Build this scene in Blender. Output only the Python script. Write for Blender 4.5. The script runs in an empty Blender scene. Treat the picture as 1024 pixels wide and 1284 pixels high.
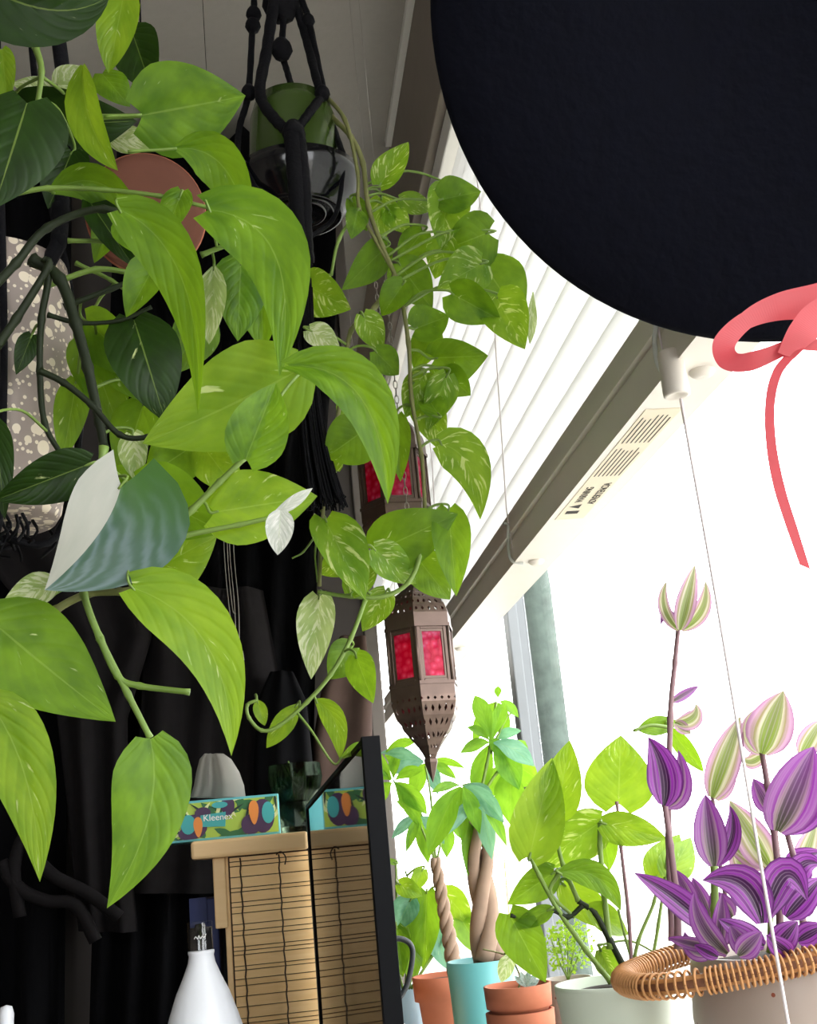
import bpy, math, random
from mathutils import Vector, Matrix
random.seed(7)
C = bpy.context.scene.collection
SC = bpy.context.scene

# ------------------------------------------------------------------ camera
F = 1500.0                                   # focal length in pixels of the 1024x1284 frame
CAM = Vector((0, 0, 1.10))
yd = Vector((345 - 512, 642 - 1078, -F)).normalized()
zd = Vector((-.095, 1, 0)); zd.z = -(zd.x * yd.x + zd.y * yd.y) / yd.z; zd.normalize()
xd = yd.cross(zd)
cam_data = bpy.data.cameras.new('camera'); cam = bpy.data.objects.new('camera', cam_data); C.objects.link(cam)
cam_data.sensor_fit = 'VERTICAL'; cam_data.sensor_height = 24; cam_data.lens = 24 * F / 1284
cam_data.clip_start = .02
cam.matrix_world = Matrix(((xd.x, xd.y, xd.z, CAM.x), (yd.x, yd.y, yd.z, CAM.y), (zd.x, zd.y, zd.z, CAM.z), (0, 0, 0, 1)))
SC.camera = cam

# ------------------------------------------------------------------ sky, exposure
SKY = 7.0
world = bpy.data.worlds.new('sky'); SC.world = world; world.use_nodes = True
bgn = world.node_tree.nodes['Background']; bgn.inputs[0].default_value = (.97, .985, 1, 1); bgn.inputs[1].default_value = SKY
pl = bpy.data.lights.new('window_daylight', 'AREA'); pl.shape = 'RECTANGLE'; pl.size = 1.6; pl.size_y = 7.6
plo = bpy.data.objects.new('window_daylight', pl); C.objects.link(plo)
plo.location = (.60, 2.7, 1.53); plo.rotation_euler = (0, math.radians(90), 0)
pl.cycles.is_portal = True
pl2 = bpy.data.lights.new('window_daylight', 'AREA'); pl2.shape = 'RECTANGLE'; pl2.size = 1.2; pl2.size_y = 1.15
pl2o = bpy.data.objects.new('window_daylight', pl2); C.objects.link(pl2o); pl2o.location = (-.8, -1.72, 1.525); pl2o.rotation_euler = (math.radians(90), 0, 0)
pl2.cycles.is_portal = True
SC.view_settings.view_transform = 'Standard'; SC.view_settings.look = 'None'
SC.view_settings.gamma = 1; SC.view_settings.use_curve_mapping = False
SC.view_settings.exposure = 0.0

# ------------------------------------------------------------------ helpers
def ray(px, py):
    d = Vector((px - 512, 642 - py, -F)); return Vector((d.dot(xd), d.dot(yd), d.dot(zd)))
def at(px, py, Y):                           # a point of the place from its direction and its distance down the room
    r = ray(px, py); return CAM + r * (Y / r.y)
def cdepth(P):
    v = Vector(P) - CAM; return -(xd.z * v.x + yd.z * v.y + zd.z * v.z)
def mpp(P): return cdepth(P) / F
def tocam(P): return (CAM - Vector(P)).normalized()

class MB:
    def __init__(s): s.v = []; s.f = []; s.m = []; s.uv = []; s.sm = []
    def add(s, vs, fs, mi=0, uvs=None, smooth=False):
        b = len(s.v); s.v += [tuple(v) for v in vs]
        for f in fs:
            s.f.append(tuple(i + b for i in f)); s.m.append(mi); s.sm.append(smooth)
            s.uv.append([uvs[i] if uvs else (0, 0) for i in f])
        return s
    def box(s, a, b, mi=0, M=None):
        (x0, y0, z0), (x1, y1, z1) = a, b
        v = [Vector(p) for p in ((x0,y0,z0),(x1,y0,z0),(x1,y1,z0),(x0,y1,z0),(x0,y0,z1),(x1,y0,z1),(x1,y1,z1),(x0,y1,z1))]
        if M: v = [M @ p for p in v]
        return s.add(v, [(0,3,2,1),(4,5,6,7),(0,1,5,4),(1,2,6,5),(2,3,7,6),(3,0,4,7)], mi)
    def tube(s, pts, r, n=6, mi=0, cap=True):
        pts = [Vector(p) for p in pts]; k = len(pts)
        rs = r if isinstance(r, (list, tuple)) else [r] * k
        vs, fs, uvs = [], [], []
        up = Vector((.31, .22, .92)); prev = None
        for i, p in enumerate(pts):
            t = (pts[min(i+1, k-1)] - pts[max(i-1, 0)]).normalized()
            a = (prev - t * prev.dot(t)) if prev else t.cross(up)
            if a.length < 1e-6: a = t.cross(Vector((1, 0, 0)))
            a.normalize(); prev = a; b = t.cross(a)
            for j in range(n):
                q = 2 * math.pi * j / n
                vs.append(p + (a * math.cos(q) + b * math.sin(q)) * rs[i]); uvs.append((j / n, i / max(1, k - 1)))
        for i in range(k - 1):
            for j in range(n):
                fs.append((i*n+j, i*n+(j+1) % n, (i+1)*n+(j+1) % n, (i+1)*n+j))
        if cap: fs += [tuple(range(n-1, -1, -1)), tuple(range((k-1)*n, k*n))]
        return s.add(vs, fs, mi, uvs, True)
    def lathe(s, prof, n=40, mi=0, M=None, rot=0, smooth=True):     # prof: list of (r, z)
        vs, fs, uvs = [], [], []
        for i, (r, z) in enumerate(prof):
            for j in range(n):
                q = 2 * math.pi * j / n + rot
                p = Vector((r * math.cos(q), r * math.sin(q), z)); vs.append(M @ p if M else p)
                uvs.append((j / n, i / (len(prof) - 1)))
        for i in range(len(prof) - 1):
            for j in range(n):
                fs.append((i*n+j, i*n+(j+1) % n, (i+1)*n+(j+1) % n, (i+1)*n+j))
        return s.add(vs, fs, mi, uvs, smooth)
    def build(s, name, mats, parent=None, bevel=0, bseg=2):
        me = bpy.data.meshes.new(name); me.from_pydata(s.v, [], s.f)
        uvl = me.uv_layers.new(name='UVMap'); k = 0
        for u in s.uv:
            for c in u: uvl.data[k].uv = c; k += 1
        for m in (mats if isinstance(mats, (list, tuple)) else [mats]): me.materials.append(m)
        me.polygons.foreach_set('material_index', s.m); me.polygons.foreach_set('use_smooth', s.sm)
        me.update(); o = bpy.data.objects.new(name, me); C.objects.link(o)
        if parent is not None: attach(o, parent)
        if bevel:
            b = o.modifiers.new('edge', 'BEVEL'); b.width = bevel; b.segments = bseg; b.limit_method = 'ANGLE'
        return o
def attach(o, parent):
    o.parent = parent; o.matrix_parent_inverse = world_of(parent).inverted()
def world_of(o):
    m = Matrix.LocRotScale(o.location, o.rotation_euler, o.scale)
    return (world_of(o.parent) @ o.matrix_parent_inverse @ m) if o.parent else m
def thing(name, label, cat, loc, group=None):
    o = bpy.data.objects.new(name, None); C.objects.link(o); o.location = loc; o.empty_display_size = .05
    return tag(o, label, cat, group)
def tag(o, label, cat, group=None):
    o['label'] = label; o['category'] = cat
    if group: o['group'] = group
    return o
def struct(o): o['kind'] = 'structure'; return o
def spline(pts, n=6):                        # Catmull-Rom through the points
    pts = [Vector(p) for p in pts]
    if len(pts) < 3: return [pts[0].lerp(pts[-1], i / n) for i in range(n + 1)]
    P = [pts[0] * 2 - pts[1]] + pts + [pts[-1] * 2 - pts[-2]]; out = []
    for i in range(1, len(P) - 2):
        for k in range(n):
            t = k / n; a, b, c, d = P[i-1:i+3]
            out.append(.5 * ((2*b) + (c-a)*t + (2*a-5*b+4*c-d)*t*t + (3*b-a-3*c+d)*t**3))
    out.append(pts[-1]); return out
def frame_to(P, n, up=Vector((0, 0, 1))):    # matrix whose z axis is n
    n = Vector(n).normalized(); x = up.cross(n)
    if x.length < 1e-4: x = Vector((1, 0, 0))
    x.normalize(); y = n.cross(x)
    return Matrix(((x.x, y.x, n.x, P[0]), (x.y, y.y, n.y, P[1]), (x.z, y.z, n.z, P[2]), (0, 0, 0, 1)))

# ------------------------------------------------------------------ materials
def lin(h):
    return tuple(((c / 12.92) if c <= .04045 else ((c + .055) / 1.055) ** 2.4) for c in (int(h[i:i+2], 16) / 255 for i in (0, 2, 4))) + (1,)
class NT:
    def __init__(s, name):
        s.mat = bpy.data.materials.new(name); s.mat.use_nodes = True; s.t = s.mat.node_tree; s.t.nodes.clear()
        s.out = s.n('ShaderNodeOutputMaterial')
    def n(s, typ, **k):
        o = s.t.nodes.new(typ)
        for a, b in k.items():
            if hasattr(o, a): setattr(o, a, b)
        return o
    def l(s, a, b): s.t.links.new(a, b)
    def math(s, op, a, b=None, c=None):
        o = s.n('ShaderNodeMath', operation=op)
        for i, v in enumerate((a, b, c)):
            if v is None: continue
            if isinstance(v, (int, float)): o.inputs[i].default_value = v
            else: s.l(v, o.inputs[i])
        return o.outputs[0]
    def mix(s, fac, a, b):
        o = s.n('ShaderNodeMix', data_type='RGBA')
        for i, v in ((0, fac), (6, a), (7, b)):
            if isinstance(v, (int, float, tuple)): o.inputs[i].default_value = v
            else: s.l(v, o.inputs[i])
        return o.outputs[2]
    def ramp(s, fac, stops):
        o = s.n('ShaderNodeValToRGB'); s.l(fac, o.inputs[0]); e = o.color_ramp.elements
        e[0].position, e[0].color = stops[0]; e[1].position, e[1].color = stops[-1]
        for p, c in stops[1:-1]: q = e.new(p); q.color = c
        return o.outputs[0]
    def noise(s, scale, detail=3, vec=None, coord='Object', dist=0):
        o = s.n('ShaderNodeTexNoise'); o.inputs['Scale'].default_value = scale; o.inputs['Detail'].default_value = detail
        o.inputs['Distortion'].default_value = dist
        if vec is None: vec = s.n('ShaderNodeTexCoord').outputs[coord]
        s.l(vec, o.inputs['Vector']); return o.outputs[0]
    def bsdf(s, col, rough=.5, metal=0, spec=.5, bump=None, bstr=.2, bdist=.002, **k):
        o = s.n('ShaderNodeBsdfPrincipled')
        if isinstance(col, tuple): o.inputs['Base Color'].default_value = col
        else: s.l(col, o.inputs['Base Color'])
        if isinstance(rough, (int, float)): o.inputs['Roughness'].default_value = rough
        else: s.l(rough, o.inputs['Roughness'])
        o.inputs['Metallic'].default_value = metal; o.inputs['Specular IOR Level'].default_value = spec
        for a, b in k.items(): o.inputs[a.replace('_', ' ')].default_value = b
        if bump is not None:
            b = s.n('ShaderNodeBump'); b.inputs['Strength'].default_value = bstr; b.inputs['Distance'].default_value = bdist
            s.l(bump, b.inputs['Height']); s.l(b.outputs[0], o.inputs['Normal'])
        return o.outputs[0]
    def mixs(s, fac, a, b):
        o = s.n('ShaderNodeMixShader')
        if isinstance(fac, (int, float)): o.inputs[0].default_value = fac
        else: s.l(fac, o.inputs[0])
        s.l(a, o.inputs[1]); s.l(b, o.inputs[2]); return o.outputs[0]
    def done(s, sh): s.l(sh, s.out.inputs[0]); return s.mat
def plain(name, col, rough=.5, metal=0, spec=.5, var=.12, scale=30, bstr=.15):
    t = NT(name); c = lin(col); nz = t.noise(scale)
    k = lambda m: tuple(min(1, x * m) for x in c[:3]) + (1,)
    return t.done(t.bsdf(t.mix(nz, k(1 - var), k(1 + var)), rough, metal, spec, nz, bstr))
def translucent(name, col, tcol, fac, rough=.5, spec=.4):
    t = NT(name); tr = t.n('ShaderNodeBsdfTranslucent'); tr.inputs[0].default_value = lin(tcol)
    nz = t.noise(40); c = lin(col)
    return t.done(t.mixs(fac, t.bsdf(t.mix(nz, tuple(x*.94 for x in c[:3]) + (1,), c), rough, 0, spec), tr.outputs[0]))
def leafmat(name, base, light, tcol, vari=0., vcol='DDE7A0', tfac=.48, rough=.45, spec=.32):
    t = NT(name); tc = t.n('ShaderNodeTexCoord'); sp = t.n('ShaderNodeSeparateXYZ'); t.l(tc.outputs['UV'], sp.inputs[0])
    u = t.math('ABSOLUTE', sp.outputs[0]); v = sp.outputs[1]
    oi = t.n('ShaderNodeObjectInfo')
    ph = t.math('SUBTRACT', v, t.math('MULTIPLY', u, .42))
    vein = t.math('POWER', t.math('ABSOLUTE', t.math('SINE', t.math('MULTIPLY', ph, 21))), 6)
    rib = t.math('LESS_THAN', u, .022)
    nv = t.n('ShaderNodeCombineXYZ'); t.l(sp.outputs[0], nv.inputs[0]); t.l(t.math('MULTIPLY', v, 2.2), nv.inputs[1]); t.l(t.math('MULTIPLY', oi.outputs['Random'], 30), nv.inputs[2])
    bm = t.n('ShaderNodeMapRange'); bm.inputs[1].default_value = .33; bm.inputs[2].default_value = .67; t.l(t.noise(1.6, 4, nv.outputs[0]), bm.inputs[0]); base_n = bm.outputs[0]
    c = t.mix(t.math('MULTIPLY', base_n, 1), lin(base), lin(light))
    c = t.mix(t.math('MULTIPLY', oi.outputs['Random'], .35), c, lin(light))
    c = t.mix(t.math('MULTIPLY', vein, .1), c, lin(light))
    c = t.mix(t.math('MULTIPLY', rib, .3), c, lin('A9C45E'))
    # cream flecks that run along the side veins
    cv = t.n('ShaderNodeCombineXYZ'); t.l(t.math('MULTIPLY', ph, 9), cv.inputs[0]); t.l(t.math('MULTIPLY', sp.outputs[0], 1.6), cv.inputs[1])
    t.l(t.math('MULTIPLY', oi.outputs['Random'], 50), cv.inputs[2])
    fl = t.noise(1.3, 4, cv.outputs[0], dist=.4)
    th = .74 - vari * .4
    msk = t.n('ShaderNodeMapRange'); msk.inputs[1].default_value = th; msk.inputs[2].default_value = th + .07; t.l(fl, msk.inputs[0])
    c = t.mix(t.math('MULTIPLY', msk.outputs[0], .8), c, lin(vcol))
    tr = t.n('ShaderNodeBsdfTranslucent'); tm = t.n('ShaderNodeMix', data_type='RGBA', blend_type='MULTIPLY')
    tm.inputs[0].default_value = .0
    cc = t.mix(.6, c, lin(tcol)); t.l(cc, tr.inputs[0])
    hb = t.math('ADD', t.math('MULTIPLY', vein, -.5), t.math('MULTIPLY', rib, -1.0))
    sh = t.bsdf(c, rough, 0, spec, hb, .35, .0014)
    return t.done(t.mixs(tfac, sh, tr.outputs[0]))
def stripemat(name, stops, tipc, tipamt, tfac=.45):
    t = NT(name); tc = t.n('ShaderNodeTexCoord'); sp = t.n('ShaderNodeSeparateXYZ'); t.l(tc.outputs['UV'], sp.inputs[0])
    oi = t.n('ShaderNodeObjectInfo')
    u = t.math('ABSOLUTE', sp.outputs[0])
    cv = t.n('ShaderNodeCombineXYZ'); t.l(t.math('MULTIPLY', sp.outputs[0], 3.2), cv.inputs[0]); t.l(t.math('MULTIPLY', sp.outputs[1], .5), cv.inputs[1]); t.l(t.math('MULTIPLY', oi.outputs['Random'], 40), cv.inputs[2])
    nz = t.noise(2.2, 3, cv.outputs[0])
    uu = t.math('ADD', u, t.math('MULTIPLY', t.math('SUBTRACT', nz, .5), .35))
    c = t.ramp(uu, stops)
    line = t.math('POWER', t.math('ABSOLUTE', t.math('SINE', t.math('MULTIPLY', sp.outputs[0], 17))), 14)
    c = t.mix(t.math('MULTIPLY', line, .3), c, lin('C0A8BC'))
    tv = t.math('MULTIPLY', t.math('POWER', sp.outputs[1], .8), tipamt)
    c = t.mix(tv, c, lin(tipc))
    tr = t.n('ShaderNodeBsdfTranslucent'); t.l(c, tr.inputs[0])
    return t.done(t.mixs(tfac, t.bsdf(c, .38), tr.outputs[0]))

M = {}
M['ceiling'] = plain('ceiling_plaster', 'ABA69D', .9, var=.05, scale=60, bstr=.3)
M['wall'] = plain('wall_paint', '8E8479', .85, var=.06, scale=25)
M['wall_dark'] = plain('dark_wall_paint', '4A4441', .8, var=.15, scale=6)
M['wall_mid'] = plain('taupe_paint', '6C655F', .8, var=.08)
M['floor'] = plain('floor_wood', '4A3B30', .5, var=.25, scale=4)
M['trim'] = plain('white_trim', 'F0EEE6', .5, var=.03)
M['alu'] = plain('window_aluminium', '74787A', .45, metal=.2, var=.05)
M['pvc'] = plain('cream_vinyl', 'E2DCD2', .42, var=.03, bstr=.03)
M['blind'] = translucent('white_blind_slat', 'F4F4F2', 'F6F6F4', .5)
M['clear'] = translucent('clear_plastic', 'E5E8E6', 'F0F2F0', .5, .15)
M['cord_white'] = plain('white_cord', 'E4DADA', .7, var=.05)
M['ink'] = plain('label_ink', '2A2723', .8)
M['label'] = plain('label_paper', 'EADFC8', .7, var=.03)
M['black_cord'] = plain('black_cotton_cord', '0C0C10', .95, spec=.2, var=.4, scale=200, bstr=.5)
M['black_gloss'] = plain('black_glazed_saucer', '101115', .14, var=.1)
M['black_cloth'] = plain('black_cloth', '070709', .95, spec=.1, var=.3, scale=60)
M['grey_cloth'] = plain('charcoal_cloth', '1B191A', .95, spec=.1, var=.25, scale=50)
M['brown_cloth'] = plain('brown_cloth', '4A3B35', .9, spec=.15, var=.3, scale=14)
M['navy'] = plain('navy_card', '16265E', .6, var=.15)
M['felt'] = plain('navy_black_felt', '060814', .9, spec=.15, var=.3, scale=120, bstr=.4)
M['ribbon'] = translucent('coral_ribbon', 'D85C60', 'D87C8C', .5, .4)
M['green_glaze'] = plain('green_glaze', '3A4E20', .18, var=.25, scale=10)
M['terracotta'] = plain('terracotta', 'B4694C', .85, var=.12, scale=40, bstr=.25)
M['terra_brown'] = plain('brown_terracotta', '6A3E2E', .8, var=.12, scale=20)
M['teal'] = plain('teal_glaze', '5FA3A3', .4, var=.05, scale=15)
M['pale_pot'] = plain('pale_green_ceramic', 'C9D3C2', .55, var=.08, scale=14, bstr=.2)
M['soil'] = plain('potting_soil', '2E231B', .95, var=.5, scale=90, bstr=1)
M['bark'] = plain('trunk_bark', '8B7461', .85, var=.3, scale=25, bstr=.6)
M['bark_out'] = plain('pale_trunk_bark', '515E57', .9, var=.6, scale=30, bstr=1)
M['ground'] = plain('pale_paving', 'B4B0A8', .9, var=.06, scale=3)
M['bamboo'] = None
M['wood'] = None
M['rattan'] = plain('rattan_cane', 'B98450', .5, var=.3, scale=40)
M['rattan_dark'] = plain('dark_rattan', '7A4E34', .55, var=.3, scale=40)
M['twine'] = plain('dark_twine', '3A2A1E', .9)
M['bezel'] = plain('black_bezel', '05060A', .6, spec=.12, var=.1)
M['bottle'] = plain('white_bottle_plastic', 'EDF0F6', .32, var=.02, bstr=.02)
M['cap'] = plain('black_cap', '141416', .2, var=.1)
M['white_print'] = plain('white_print', 'F2F2F0', .6, var=.02)
M['tissue'] = translucent('tissue_paper', 'A5A299', 'B4B0A6', .35, .9)
M['bronze'] = None
M['chain'] = plain('chain_metal', '9B968E', .35, metal=.8, var=.1)
M['cable'] = plain('grey_cable', '2B3033', .5, var=.1)
M['bluegrey'] = translucent('blue_grey_glass_pot', '9FB4BE', 'AFC4CC', .4, .2)
M['tagcard'] = None
for k, c in dict(p_teal='3FA6A8', p_lime='A9C64A', p_green='2F6B3C', p_purple='43284E', p_orange='E08A3C', p_edge='64B8BE', p_dk='173326', p_pale='DDE2A4').items():
    M[k] = plain('print_' + k, c, .55, var=.04)
# leaves
M['pothos'] = leafmat('pothos_leaf', '3A6410', '6E961E', '98BE20', .14)
M['pothos_lime'] = leafmat('lime_pothos_leaf', '527E12', '86A824', 'AACA28', .22)
M['pothos_dark'] = leafmat('shaded_pothos_leaf', '182C08', '24400C', '34560C', .05, tfac=.3)  # darker pothos copy, shade painted in for leaves turned from the window
M['pothos_var'] = leafmat('variegated_pothos_leaf', '4C7C10', '7EA626', 'AACC2C', .42, 'DCE496')
M['pothos_pale'] = leafmat('pale_variegated_leaf', '7FA050', 'B9CC86', 'CFE08A', .6, 'ECEFD0')
M['satin'] = leafmat('silvery_satin_leaf', '44665C', '9DB3AE', '8FB59A', .75, 'C4CCC6', tfac=.25, rough=.3)
M['silver'] = leafmat('silver_leaf_underside', 'A9B0A6', 'C9CAC2', 'C6CDB8', .5, 'E0DEDA', tfac=.3)
M['sky_glare'] = None
M['pachira'] = leafmat('pachira_leaf', '44801C', '78AE2C', 'A4D030', .1)
M['pachira_cool'] = leafmat('pachira_cool_leaf', '3E7A60', '78A890', '8CC084', .15, rough=.3)
M['stem'] = plain('green_stem', '6F8A3A', .5, var=.25, scale=40)
M['stem_dark'] = plain('dark_vine_stem', '1A240E', .6, spec=.3, var=.35, scale=50)
M['stem_brown'] = plain('brown_vine_stem', '6E7040', .6, var=.35, scale=60)
M['stem_purple'] = plain('purple_stem', '7B5C60', .5, var=.2)
P1, P2 = lin('6A1F86'), lin('B45AD0')
M['trad_purple'] = stripemat('striped_purple_leaf', [(0, lin('1E0720')), (.2, lin('2A0E2E')), (.34, lin('9438A4')), (.55, lin('5E1068')), (.75, lin('A04CAE')), (1, lin('460A50'))], '6A0E76', .35, .35)
M['trad_mix'] = stripemat('striped_mixed_leaf', [(0, lin('343E12')), (.25, lin('3E4A1A')), (.4, lin('9A8A80')), (.55, lin('7C2A88')), (.75, lin('A070A2')), (1, lin('5C1E62'))], '7A1888', .65, .4)
M['trad_green'] = stripemat('striped_green_leaf', [(0, lin('6A8420')), (.3, lin('7A9428')), (.42, lin('C8C6A4')), (.6, lin('8E8A48')), (.8, lin('C49CB4')), (1, lin('9A6A8C'))], 'A878A0', .25)
def skyglare():  # folded leaf: sky glare painted in as cool streaks and a pale half
    t = NT('sky_glare_leaf'); tc = t.n('ShaderNodeTexCoord'); sp = t.n('ShaderNodeSeparateXYZ'); t.l(tc.outputs['UV'], sp.inputs[0])
    ph = t.math('ADD', t.math('SUBTRACT', sp.outputs[1], t.math('MULTIPLY', t.math('ABSOLUTE', sp.outputs[0]), .75)), t.math('MULTIPLY', t.noise(3, 3, tc.outputs['UV']), .35))
    st = t.math('POWER', t.math('ABSOLUTE', t.math('SINE', t.math('MULTIPLY', ph, 16))), 3)
    nz = t.noise(2.5, 3, tc.outputs['UV'])
    g = t.mix(t.math('MULTIPLY', t.math('MULTIPLY', st, nz), .75), lin('3C5C48'), lin('8496A0')); gm = t.n('ShaderNodeMapRange'); gm.inputs[1].default_value = -.28; gm.inputs[2].default_value = .12; t.l(t.math('ADD', t.math('MULTIPLY', sp.outputs[1], -1), t.math('MULTIPLY', nz, .3)), gm.inputs[0]); g = t.mix(gm.outputs[0], g, lin('3A6420'))
    p = t.mix(nz, lin('9A9F92'), lin('B4B2A8')); c = t.mix(t.math('GREATER_THAN', sp.outputs[0], 0), g, p)
    tr = t.n('ShaderNodeBsdfTranslucent'); t.l(c, tr.inputs[0])
    return t.done(t.mixs(.25, t.bsdf(c, .32), tr.outputs[0]))
M['sky_glare'] = skyglare()
# grained woods
def grain(name, a, b, axis, sc=14, rough=.5):
    t = NT(name); mp = t.n('ShaderNodeMapping'); tc = t.n('ShaderNodeTexCoord'); t.l(tc.outputs['Object'], mp.inputs[0])
    mp.inputs['Scale'].default_value = tuple(sc * (1 if i == axis else 9) for i in range(3))
    oi = t.n('ShaderNodeObjectInfo'); nz = t.noise(1.2, 4, mp.outputs[0], dist=.5)
    c = t.mix(nz, lin(a), lin(b)); c = t.mix(t.math('MULTIPLY', oi.outputs['Random'], .3), c, lin(b))
    return t.done(t.bsdf(c, rough, 0, .4, nz, .2))
M['bamboo'] = grain('bamboo_slat', 'DEB070', 'F2D09A', 0)
M['wood'] = grain('pale_bamboo_wood', 'DEB47A', 'F0D0A0', 0, 8)
M['wood_dark'] = grain('desk_wood', '3A2A20', '4C382A', 0, 4)
def screenmat():
    t = NT('glossy_screen'); return t.done(t.bsdf((.006, .007, .01, 1), .03, 0, 1.0, IOR=2.6))
M['screen'] = screenmat()
def glass():
    t = NT('window_glass'); tr = t.n('ShaderNodeBsdfTransparent'); gl = t.n('ShaderNodeBsdfGlossy'); gl.inputs['Roughness'].default_value = .02
    return t.done(t.mixs(.03, tr.outputs[0], gl.outputs[0]))
M['glass'] = glass()
def jarglass():
    t = NT('smoky_cut_glass'); g = t.n('ShaderNodeBsdfGlass'); g.inputs[0].default_value = (.35, .42, .34, 1); g.inputs['Roughness'].default_value = .05
    tr = t.n('ShaderNodeBsdfTransparent'); tr.inputs[0].default_value = (.3, .34, .28, 1)
    return t.done(t.mixs(.35, g.outputs[0], tr.outputs[0]))
M['jar'] = jarglass()
def capglass():
    t = NT('clear_overcap'); tr = t.n('ShaderNodeBsdfTransparent'); gl = t.n('ShaderNodeBsdfGlossy'); gl.inputs['Roughness'].default_value = .06
    return t.done(t.mixs(.07, tr.outputs[0], gl.outputs[0]))
M['overcap'] = capglass()
def pinkglass():
    t = NT('pink_pressed_glass'); tc = t.n('ShaderNodeTexCoord'); vo = t.n('ShaderNodeTexVoronoi'); vo.inputs['Scale'].default_value = 4.5; t.l(tc.outputs['UV'], vo.inputs['Vector'])
    c = t.ramp(vo.outputs[0], [(0, lin('FFA4DC')), (.35, lin('FF5C9C')), (.8, lin('E8246A'))])
    tr = t.n('ShaderNodeBsdfTranslucent'); t.l(c, tr.inputs[0])
    tp = t.n('ShaderNodeBsdfTransparent'); t.l(c, tp.inputs[0])
    a = t.mixs(.55, tr.outputs[0], tp.outputs[0])
    return t.done(t.mixs(.2, a, t.bsdf(c, .15, 0, .6, vo.outputs[0], .6, .002)))
M['pink'] = pinkglass()
def bronze():
    t = NT('pierced_bronze'); tc = t.n('ShaderNodeTexCoord'); nz = t.noise(60)
    c = t.mix(nz, lin('4A3B36'), lin('7A675C'))
    sp = t.n('ShaderNodeSeparateXYZ'); t.l(tc.outputs['UV'], sp.inputs[0])
    # small diamond piercings, four across each face
    fu = t.math('ABSOLUTE', t.math('SUBTRACT', t.math('FRACT', t.math('ADD', t.math('MULTIPLY', sp.outputs[0], 5), t.math('MULTIPLY', t.math('FLOOR', t.math('MULTIPLY', sp.outputs[1], 6)), .5))), .5))
    row = t.math('FLOOR', t.math('MULTIPLY', sp.outputs[1], 4))
    fv = t.math('ABSOLUTE', t.math('SUBTRACT', t.math('FRACT', t.math('MULTIPLY', sp.outputs[1], 6)), .5))
    hole = t.math('LESS_THAN', t.math('ADD', fu, t.math('MULTIPLY', fv, .8)), .24)
    tr = t.n('ShaderNodeBsdfTransparent')
    return t.done(t.mixs(hole, t.bsdf(c, .42, .7, .5, nz, .2), tr.outputs[0]))
M['pierced'] = bronze()
M['bronze'] = plain('bronze', '5F4E46', .42, metal=.6, var=.25, scale=60)
def terrazzo():
    t = NT('terrazzo'); vo = t.n('ShaderNodeTexVoronoi'); vo.inputs['Scale'].default_value = 70; vo.inputs['Randomness'].default_value = 1
    tc = t.n('ShaderNodeTexCoord'); t.l(tc.outputs['Object'], vo.inputs['Vector'])
    v2 = t.n('ShaderNodeTexVoronoi'); v2.inputs['Scale'].default_value = 150; t.l(tc.outputs['Object'], v2.inputs['Vector'])
    sp = t.n('ShaderNodeSeparateXYZ'); t.l(vo.outputs['Color'], sp.inputs[0])
    chip = t.math('LESS_THAN', vo.outputs['Distance'], t.math('ADD', .2, t.math('MULTIPLY', sp.outputs[0], .28)))
    chip2 = t.math('LESS_THAN', v2.outputs['Distance'], .27)
    c = t.mix(t.math('MAXIMUM', chip, chip2), lin('8C7F78'), lin('D6C9B4'))
    return t.done(t.bsdf(c, .55))
M['terrazzo'] = terrazzo()
def speckle():
    t = NT('speckled_stoneware'); vo = t.n('ShaderNodeTexVoronoi'); vo.inputs['Scale'].default_value = 60
    tc = t.n('ShaderNodeTexCoord'); t.l(tc.outputs['Object'], vo.inputs['Vector'])
    nz = t.noise(8); c = t.mix(nz, lin('8E7E74'), lin('B5A79B'))
    c = t.mix(t.math('LESS_THAN', vo.outputs['Distance'], .13), c, lin('7A3A24'))
    return t.done(t.bsdf(c, .35, 0, .5))
M['stoneware'] = speckle()
def ribcard():
    t = NT('ribbed_card'); tc = t.n('ShaderNodeTexCoord'); w = t.n('ShaderNodeTexWave'); w.inputs['Scale'].default_value = 6; t.l(tc.outputs['UV'], w.inputs['Vector'])
    return t.done(t.bsdf(t.mix(w.outputs[1], lin('CDBDA6'), lin('E6DAC6')), .85))
M['tagcard'] = ribcard()

# ------------------------------------------------------------------ the room
WX = .36                       # room face of the window wall
GX = .54                       # glass plane
ZC = CAM.z + 1.57              # ceiling
ZH = CAM.z + 1.22              # window head
ZS = CAM.z - .36               # sill and desk height
YB = 2.4                       # dark end wall
struct(MB().box((-2.3, -1.6, -.1), (.58, 6.7, 0)).build('floor', M['floor']))
struct(MB().box((-2.3, -1.6, ZC), (.58, 6.7, ZC + .1)).build('ceiling', M['ceiling']))
struct(MB().box((-2.4, -1.6, 0), (-2.3, 6.7, ZC)).build('wall_left', M['wall']))
W2 = (-1.4, -.2, .95, 2.1)       # second window, in the wall behind the camera
struct(MB().box((-2.3, -1.7, 0), (W2[0], -1.6, ZC)).box((W2[1], -1.7, 0), (.58, -1.6, ZC)).box((W2[0], -1.7, 0), (W2[1], -1.6, W2[2])).box((W2[0], -1.7, W2[3]), (W2[1], -1.6, ZC)).build('wall_front', M['wall']))
w2 = struct(MB().box((W2[0], -1.69, W2[2]), (W2[1], -1.62, W2[2] + .04)).box((W2[0], -1.69, W2[3] - .04), (W2[1], -1.62, W2[3])).box((W2[0], -1.69, W2[2]), (W2[0] + .04, -1.62, W2[3])).box((W2[1] - .04, -1.69, W2[2]), (W2[1], -1.62, W2[3])).build('window_2', M['trim'], bevel=.003))
MB().box((-.82, -1.69, W2[2] + .04), (-.78, -1.62, W2[3] - .04)).build('mullion', M['trim'], w2)
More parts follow.
